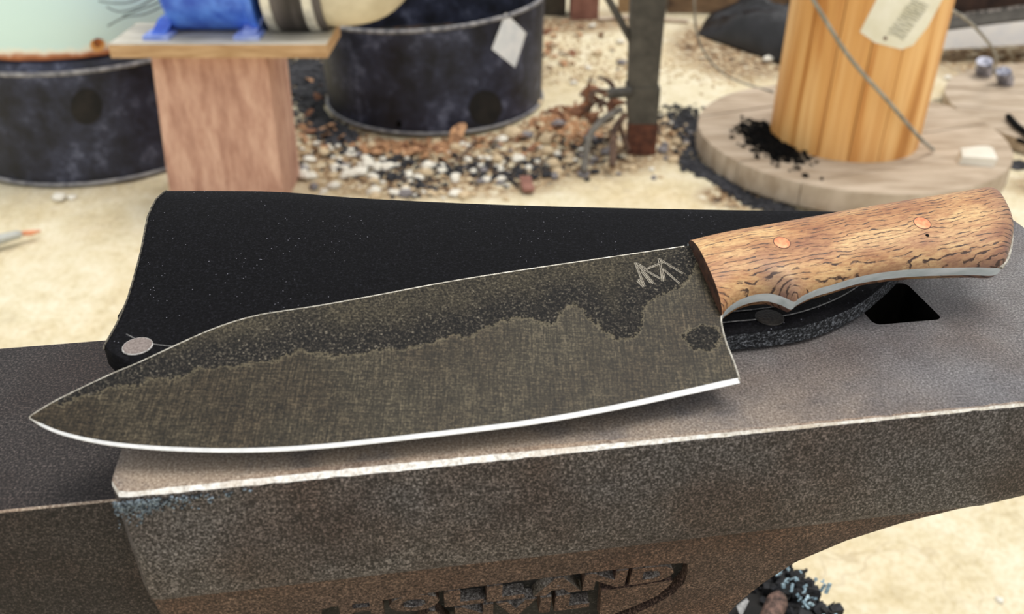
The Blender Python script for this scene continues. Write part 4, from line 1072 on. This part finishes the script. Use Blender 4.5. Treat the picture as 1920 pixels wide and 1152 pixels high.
# black crumpled tarp
V = []; NU, NV = 40, 24
def tarp_pt(i, j):
    s, t = i/NU, j/NV; x = 0.64 + 0.36*s + 0.16*t*(0.3+s); y = 3.16 - 0.56*s + 0.26*t*(0.5+1.2*s)
    h = math.sin(math.pi*s)**0.6 * math.sin(math.pi*min(1, t*1.0))**0.5
    return Vector((x, y, 0.006 + h*(0.13 + 0.06*fbm(Vector((s*4, t*4, 2)), 3)) ))
V = [tarp_pt(i, j) for i in range(NU+1) for j in range(NV+1)]
fs = [(i*(NV+1)+j, (i+1)*(NV+1)+j, (i+1)*(NV+1)+j+1, i*(NV+1)+j+1) for i in range(NU) for j in range(NV)]
nb_ = len(V); V += [Vector((v.x, v.y, 0.0)) for v in V]; fs += [tuple(nb_+q for q in f)[::-1] for f in fs]
bd = [i*(NV+1) for i in range(NU+1)] + [NU*(NV+1)+j for j in range(1,NV+1)] + [i*(NV+1)+NV for i in range(NU-1,-1,-1)] + [j for j in range(NV-1,0,-1)]
fs += [(a_, b_, b_+nb_, a_+nb_) for a_, b_ in zip(bd, bd[1:]+bd[:1])]
o = mesh('black_tarp', V, fs, simple('black_plastic_sheet', lin(10,10,12), lin(34,34,38), 20, 0.35), None, (0.95,2.9,0)); tag(o, 'crumpled black plastic sheet on the ground behind the orange core', 'tarp')
# boards leaning at the back
M['backbrown'] = simple('brown_back_board', lin(74,56,42), lin(132,106,80), 10, 0.8, vec=(1,1,3))
M['backpink'] = simple('reddish_brick', lin(120,80,68), lin(150,106,92), 20, 0.8)
M['backtan'] = simple('tan_back_board', lin(150,122,88), lin(186,158,118), 12, 0.8)
def back_box(x0, x1, y, d, z1, m, name, lab, cat):
    mb = MB(); mb.box(((x0+x1)/2, y+d/2, z1/2), (x1-x0, d, z1)); bmn = mb.build(name, m, None, ((x0+x1)/2, y+d/2, 0), smooth=False, flatang=None); tag(bmn, lab, cat)
back_box(0.06, 0.20, 3.42, 0.12, 0.30, simple('dark_greenish_box', lin(30,28,24), lin(64,58,46), 16), 'dark_crate', 'dark crate at the back beside the reddish brick', 'crate')
back_box(0.215, 0.315, 3.36, 0.14, 0.24, M['backpink'], 'brick_block', 'reddish brown block standing at the back left of the steel leg', 'block')
back_box(0.40, 0.56, 3.46, 0.06, 0.35, M['backtan'], 'tan_board', 'tan board at the back seen beside the leg brace', 'board')
back_box(0.585, 1.25, 3.46, 0.08, 0.40, M['backbrown'], 'brown_board', 'long brown board at the back right of the steel leg', 'board')
mb = MB(); mb.tube([atz(1122,36,0.01), atz(1200,32,0.012), atz(1290,41,0.01)], 0.009, 6); o = mb.build('pale_stick', simple('pale_stick_wood', lin(170,150,130), lin(206,190,170), 30), None, atz(1200,33,0.0)); tag(o, 'pale stick on the sand at the foot of the back boards', 'stick')

# ------------------------------------------------------------------ small things on the ground
def gz(x, y): return 0.010*fbm(Vector((x*1.1, y*1.1, 0)), 3) + 0.006*fbm(Vector((x*7, y*7, 3)), 4)*(0.5+ash_at(x, y)*1.2) - 0.004
def rock_mesh(name, seed, m, rough=0.35, squash=0.7, sub=2):
    bm = bmesh.new(); bmesh.ops.create_icosphere(bm, subdivisions=sub, radius=1)
    for v in bm.verts: v.co *= 1 + rough*mnoise.noise(v.co*1.3 + Vector((seed*7.1,0,0))); v.co.z *= squash
    me = bpy.data.meshes.new(name); bm.to_mesh(me); bm.free(); me.materials.append(m)
    for p in me.polygons: p.use_smooth = True
    return me
M['pebw'] = simple('white_pebble', lin(206,200,184), lin(246,242,230), 3, 0.7, detail=5)
M['pebt'] = simple('tan_pebble', lin(176,150,116), lin(222,204,170), 3, 0.8, detail=5)
M['pebg'] = simple('grey_pebble', lin(96,90,90), lin(150,146,148), 3, 0.8, detail=5)
M['coal'] = simple('charcoal_lump', lin(12,12,14), lin(50,50,56), 4, 0.7, detail=5)
M['leaf'] = simple('rust_orange_leaf', lin(104,68,48), lin(212,164,120), 3, 0.8, detail=5)
PW = [rock_mesh('pebble', i, M['pebw'], 0.5, 0.6) for i in range(4)]
PT = [rock_mesh('pebble', i+5, M['pebt'], 0.4) for i in range(4)]
PG = [rock_mesh('pebble', i+9, M['pebg'], 0.4) for i in range(3)]
PC = [rock_mesh('charcoal', i+20, M['coal'], 0.6, 0.6, 1) for i in range(4)]
def put(name, me, u, v, rad, lab, cat, grp, rot=None, sc_=None, lift=0.35):
    p = atz(u, v, 0.004); o = bpy.data.objects.new(name, me); COL.objects.link(o)
    p.z = gz(p.x, p.y) + rad*lift; o.location = p; s = sc_ or (1, random.uniform(.7,1.1), random.uniform(.7,1))
    o.scale = tuple(rad*q for q in s); o.rotation_euler = rot or (0, 0, random.random()*6); tag(o, lab, cat, grp); return o
random.seed(31)
def blocked(x, y, rad):
    if math.hypot(x-d1[0], y-d1[1]) < 0.32 + rad and math.hypot(x-d1[0], y-d1[1]) > 0: return True
    if math.hypot(x-d2[0], y-d2[1]) < 0.33: return True
    if math.hypot(x-FC[0], y-FC[1]) < FR + rad: return True
    if math.hypot(x-SLC[0], y-SLC[1]) < SLR + rad: return True
    if -0.76 - rad < x < -0.48 + rad and 1.78 - rad < y < 1.98 + rad: return True
    if 0.27 < x < 0.37 and 2.08 < y < 2.17: return True
    return False
big = [(672,322,17,'largest white pebble in the gravel, below the open black drum'),(578,330,16,'white pebble touching the right side of the timber block'),(581,296,12,'rounded white pebble above the one beside the timber block'),
       (644,328,10,'small cream pebble left of the largest white pebble'),(626,345,12,'cream pebble left and below the largest white pebble'),(700,355,14,'flat cream pebble near the black sheath top edge'),
       (828,307,9,'small round white pebble right of the charcoal patch'),(765,322,8,'white pebble inside the charcoal patch'),(785,330,11,'oval white pebble right of the charcoal patch'),
       (1002,195,16,'pale angular stone at the right foot of the open drum'),(960,250,20,'broad yellowish stone below the round drum hole'),(1024,258,17,'mauve grey stone below the yellowish stone'),
       (1046,234,14,'dark brown stone left of the bent rods'),(1440,110,11,'white pebble at the edge of the black tarp'),(110,370,13,'pale stone below the left black drum'),(134,368,8,'small pale stone beside the larger one under the left drum'),
       (1832,86,8,'small cream stone above the cable clamps'),(1779,141,8,'small cream stone left of the cable clamps'),(740,360,12,'cream pebble at the sheath edge right of the flat one'),(1110,48,7,'small white pebble at the foot of the back boards'),
       (1490,372,8,'pale pebble against the front rim of the spool flange'),(1350,325,6,'pale pebble left of the spool flange'),(1876,1120,7,'white pebble on the bare sand at bottom right')]
for u, v, rp_, lab in big:
    p = atz(u, v, 0); dist = (p-CAM).length; me = PW[random.randrange(4)]
    if 'mauve' in lab or 'dark' in lab: me = PG[0]
    if 'yellow' in lab or 'angular' in lab: me = PT[1]
    put('pebble', me, u, v, rp_*dist/F, lab, 'stone', None, sc_=(1,.9,.8))
cnt = 0; tries = 0
zones_ = [((560,960),(262,372),150,'pale'),((850,1240),(215,335),90,'tan'),((1000,1240),(60,160),25,'tan'),((1240,1310),(225,300),20,'tan')]
for (ua, ub), (va, vb), nn, kind_ in zones_:
    k = 0; tries = 0
    while k < nn and tries < nn*20:
        tries += 1; u = random.uniform(ua, ub); v = random.uniform(va, vb); p = atz(u, v, 0); rad = random.choice([random.uniform(0.004, 0.009), random.uniform(0.006, 0.018)])
        if blocked(p.x, p.y, rad): continue
        me = random.choice(PW if random.random() < (0.6 if kind_ == 'pale' else 0.25) else (PT if random.random() < .75 else PG))
        cw = 'white' if me in PW else ('tan' if me in PT else 'dark grey')
        put('pebble', me, u, v, rad, 'small %s pebble in the loose gravel %s' % (cw, 'between the open drum and the spool' if kind_ == 'tan' else 'below the open black drum'), 'stone', cw + (' gravel by the steel leg' if kind_ == 'tan' else ' gravel below the open drum'))
        k += 1
k = 0
while k < 130:
    u, v = random.choice([(random.gauss(745,32), random.gauss(318,20)), (random.gauss(880,50), random.gauss(308,13)), (random.gauss(1020,90), random.gauss(285,25)), (random.gauss(640,40), random.gauss(300,18)), (random.gauss(1275,18), random.gauss(240,25)),(random.gauss(960,50), random.gauss(325,5))])
    p = atz(u, v, 0)
    if v > 380 or blocked(p.x, p.y, 0.01): continue
    put('charcoal', random.choice(PC), u, v, random.uniform(0.004, 0.012), 'small black charcoal crumb in the gravel behind the sheath', 'charcoal', 'charcoal crumbs in the gravel', lift=0.3); k += 1
# rust coloured litter flakes
lm = []
for i in range(3):
    bm = bmesh.new(); bmesh.ops.create_grid(bm, x_segments=4, y_segments=3, size=1)
    for v in bm.verts:
        v.co.x *= 1.3*(1-0.3*abs(v.co.y)); v.co.y *= (1-0.6*abs(v.co.x)/1.3)*.7; v.co.z = 0.25*math.sin(v.co.x*2+i) + 0.15*v.co.y
    bmesh.ops.solidify(bm, geom=bm.faces[:], thickness=0.08); me = bpy.data.meshes.new('leaf'); bm.to_mesh(me); bm.free(); me.materials.append(M['leaf'] if i else M['bark']); lm.append(me)
k = 0
while k < 110:
    u, v = random.choice([(random.gauss(775,45), random.gauss(274,12)), (random.gauss(800,60), random.gauss(272,10)), (random.gauss(1010,90), random.gauss(262,24)), (random.gauss(600,30), random.gauss(235,30)), (random.gauss(1040,30), random.gauss(85,20)), (random.gauss(1080,45), random.gauss(235,28))])
    p = atz(u, v, 0)
    if blocked(p.x, p.y, 0.012): continue
    put('dead_leaf', random.choice(lm), u, v, random.uniform(0.009, 0.02), 'rusty brown dead leaf scrap in the litter around the open drum', 'leaf', 'dead leaf litter around the drum', rot=(random.gauss(0,.4), random.gauss(0,.4), random.random()*6), lift=0.5, sc_=(1,1,1)); k += 1
o = put('wood_chip', lm[1], 857, 262, 0.036, 'large orange wood chip leaning on the front foot of the open drum', 'chip', None, rot=(0.3,-0.5,1.0), sc_=(1,.7,1), lift=0.6)
mb = MB(); mb.tube([atz(848,308,0.012), atz(868,290,0.014), atz(893,262,0.02)], 0.0035, 6); o = mb.build('twig', M['root'], None, atz(848,308,0)); tag(o, 'thin brown twig below the round hole of the open drum', 'twig')
# soot, dirt and plain dark crumbs, too fine to count
def crumbs(name, path, su, sv, cnt, s0, s1, m, lab):
    mb = MB()
    for k in range(cnt):
        t = random.random()*(len(path)-1); i = int(t); t -= i; (u0, v0), (u1, v1) = path[i], path[i+1]
        u = u0+(u1-u0)*t + random.gauss(0, su); v = v0+(v1-v0)*t + random.gauss(0, sv); c = atz(u, v, 0.004)
        if math.hypot(c.x-FC[0], c.y-FC[1]) < FR + 0.003 or blocked(c.x, c.y, 0.0): continue
        c.z = gz(c.x, c.y) + 0.002; z_ = random.uniform(s0, s1)
        mb.box(c, (z_, z_*random.uniform(.5,1), z_*.45), Matrix.Rotation(random.random()*3,3,'Z') @ Matrix.Rotation(random.gauss(0,.5),3,'X'))
    u, v = path[0]; o = mb.build(name, m, None, atz(u, v, 0), smooth=False, flatang=None); tag(o, lab, 'dirt', kind='stuff')
crumbs('black_crumbs', [(1285,300),(1325,318),(1370,345),(1430,375),(1500,398)], 7, 5, 900, 0.004, 0.014, M['coal'], 'black soot and dirt crumbs along the left front rim of the spool flange')
crumbs('black_crumbs', [(1245,220),(1300,222),(1312,250),(1300,285)], 10, 11, 700, 0.004, 0.013, M['coal'], 'dark soot patch between the steel leg and the spool flange')
crumbs('dark_crumbs', [(565,120),(585,150),(600,205),(640,245)], 18, 17, 2200, 0.004, 0.02, M['coal'], 'dark crumbs between the timber block and the open drum')  # darkens the gap between block and drum
crumbs('dark_crumbs', [(700,300),(760,300),(800,330),(760,350)], 30, 12, 500, 0.003, 0.009, M['coal'], 'fine black charcoal patch in the gravel below the open drum')
crumbs('dark_crumbs', [(860,300),(950,322),(1060,300),(1140,250)], 28, 9, 600, 0.003, 0.010, M['coal'], 'fine charcoal dirt strip running from the open drum to the steel leg')
crumbs('leaf_crumbs', [(690,262),(760,272),(840,270),(1000,235),(1060,215),(1080,260)], 26, 8, 700, 0.004, 0.014, M['leaf'], 'fine rusty leaf litter along the foot of the open drum')
crumbs('black_crumbs', [(1855,296),(1890,303),(1930,310)], 4, 3, 260, 0.004, 0.014, M['coal'], 'dark crumbs in the gap under the rim of the second wooden disc')  # darkens the strip along the disc rim
crumbs('sand_crumbs', [(1010,70),(1120,90),(1010,120),(1160,140),(1260,110),(1380,140)], 30, 16, 900, 0.003, 0.010, M['pebt'], 'tan sand crumbs scattered on the ground behind the steel leg')
# white chip on the flange, dark sticks at right, grey tool at left
p = atz(1826, 306, 0.052); mb = MB()
ring0 = [Vector((p.x+dx, p.y+dy_, 0.0545)) for dx, dy_ in ((-0.04,-0.012),(0.03,-0.03),(0.045,0.03),(0.0,0.028),(-0.035,0.015))]
mb.loft([ring0, [q + Vector((0.004,0.0,0.018+0.01*i/4)) for i, q in enumerate(ring0)], [p + (q-p)*0.55 + Vector((0.01,0.01,0.03)) for q in ring0]]); o = mb.build('white_chip', M['pebw'], None, p, smooth=False, flatang=None); tag(o, 'white broken plaster chip on the right rim of the spool flange', 'chip')
for i, (pp, r, lab) in enumerate((([(1890,218),(1905,235),(1935,258)],0.008,'upper dark curved strip on the wooden disc at the right edge'),([(1908,262),(1940,275)],0.006,'lower dark short strip on the wooden disc at the right edge'))):
    mb = MB(); mb.tube([atz(u, v, 0.044) for u, v in pp], r, 6); o = mb.build('dark_strip', M['black'], None, atz(*pp[0], 0.036)); tag(o, lab, 'strip')
tl = thing('grey_tool', atz(10, 446, 0.004), 'pale grey hand tool with an orange tip lying on the sand at the left edge', 'tool')
mb = MB(); mb.tube([atz(-90, 478, 0.014), atz(0, 449, 0.014), atz(34, 440, 0.014), atz(41, 438, 0.014)], [0.011,0.011,0.009,0.005], 12); mb.build('shaft', simple('pale_grey_steel', lin(134,136,132), lin(186,188,182), 30, 0.5, 0.1), tl)
mb = MB(); mb.tube([atz(41, 438, 0.012), atz(56, 437, 0.012), atz(76, 433, 0.010)], [0.005,0.006,0.002], 8); o = mb.build('tip', simple('faded_orange', lin(196,120,84), lin(224,150,110), 30), tl); o['label'] = 'faded orange tip'
mb = MB(); c = atz(988, 345, 0.004); mb.box(c, (0.026, 0.075, 0.008), Matrix.Rotation(0.1,3,'Z')); o = mb.build('brown_tab', M['backpink'], None, c, smooth=False, flatang=None); tag(o, 'flat pinkish brown wood piece just above the sheath edge', 'wood')
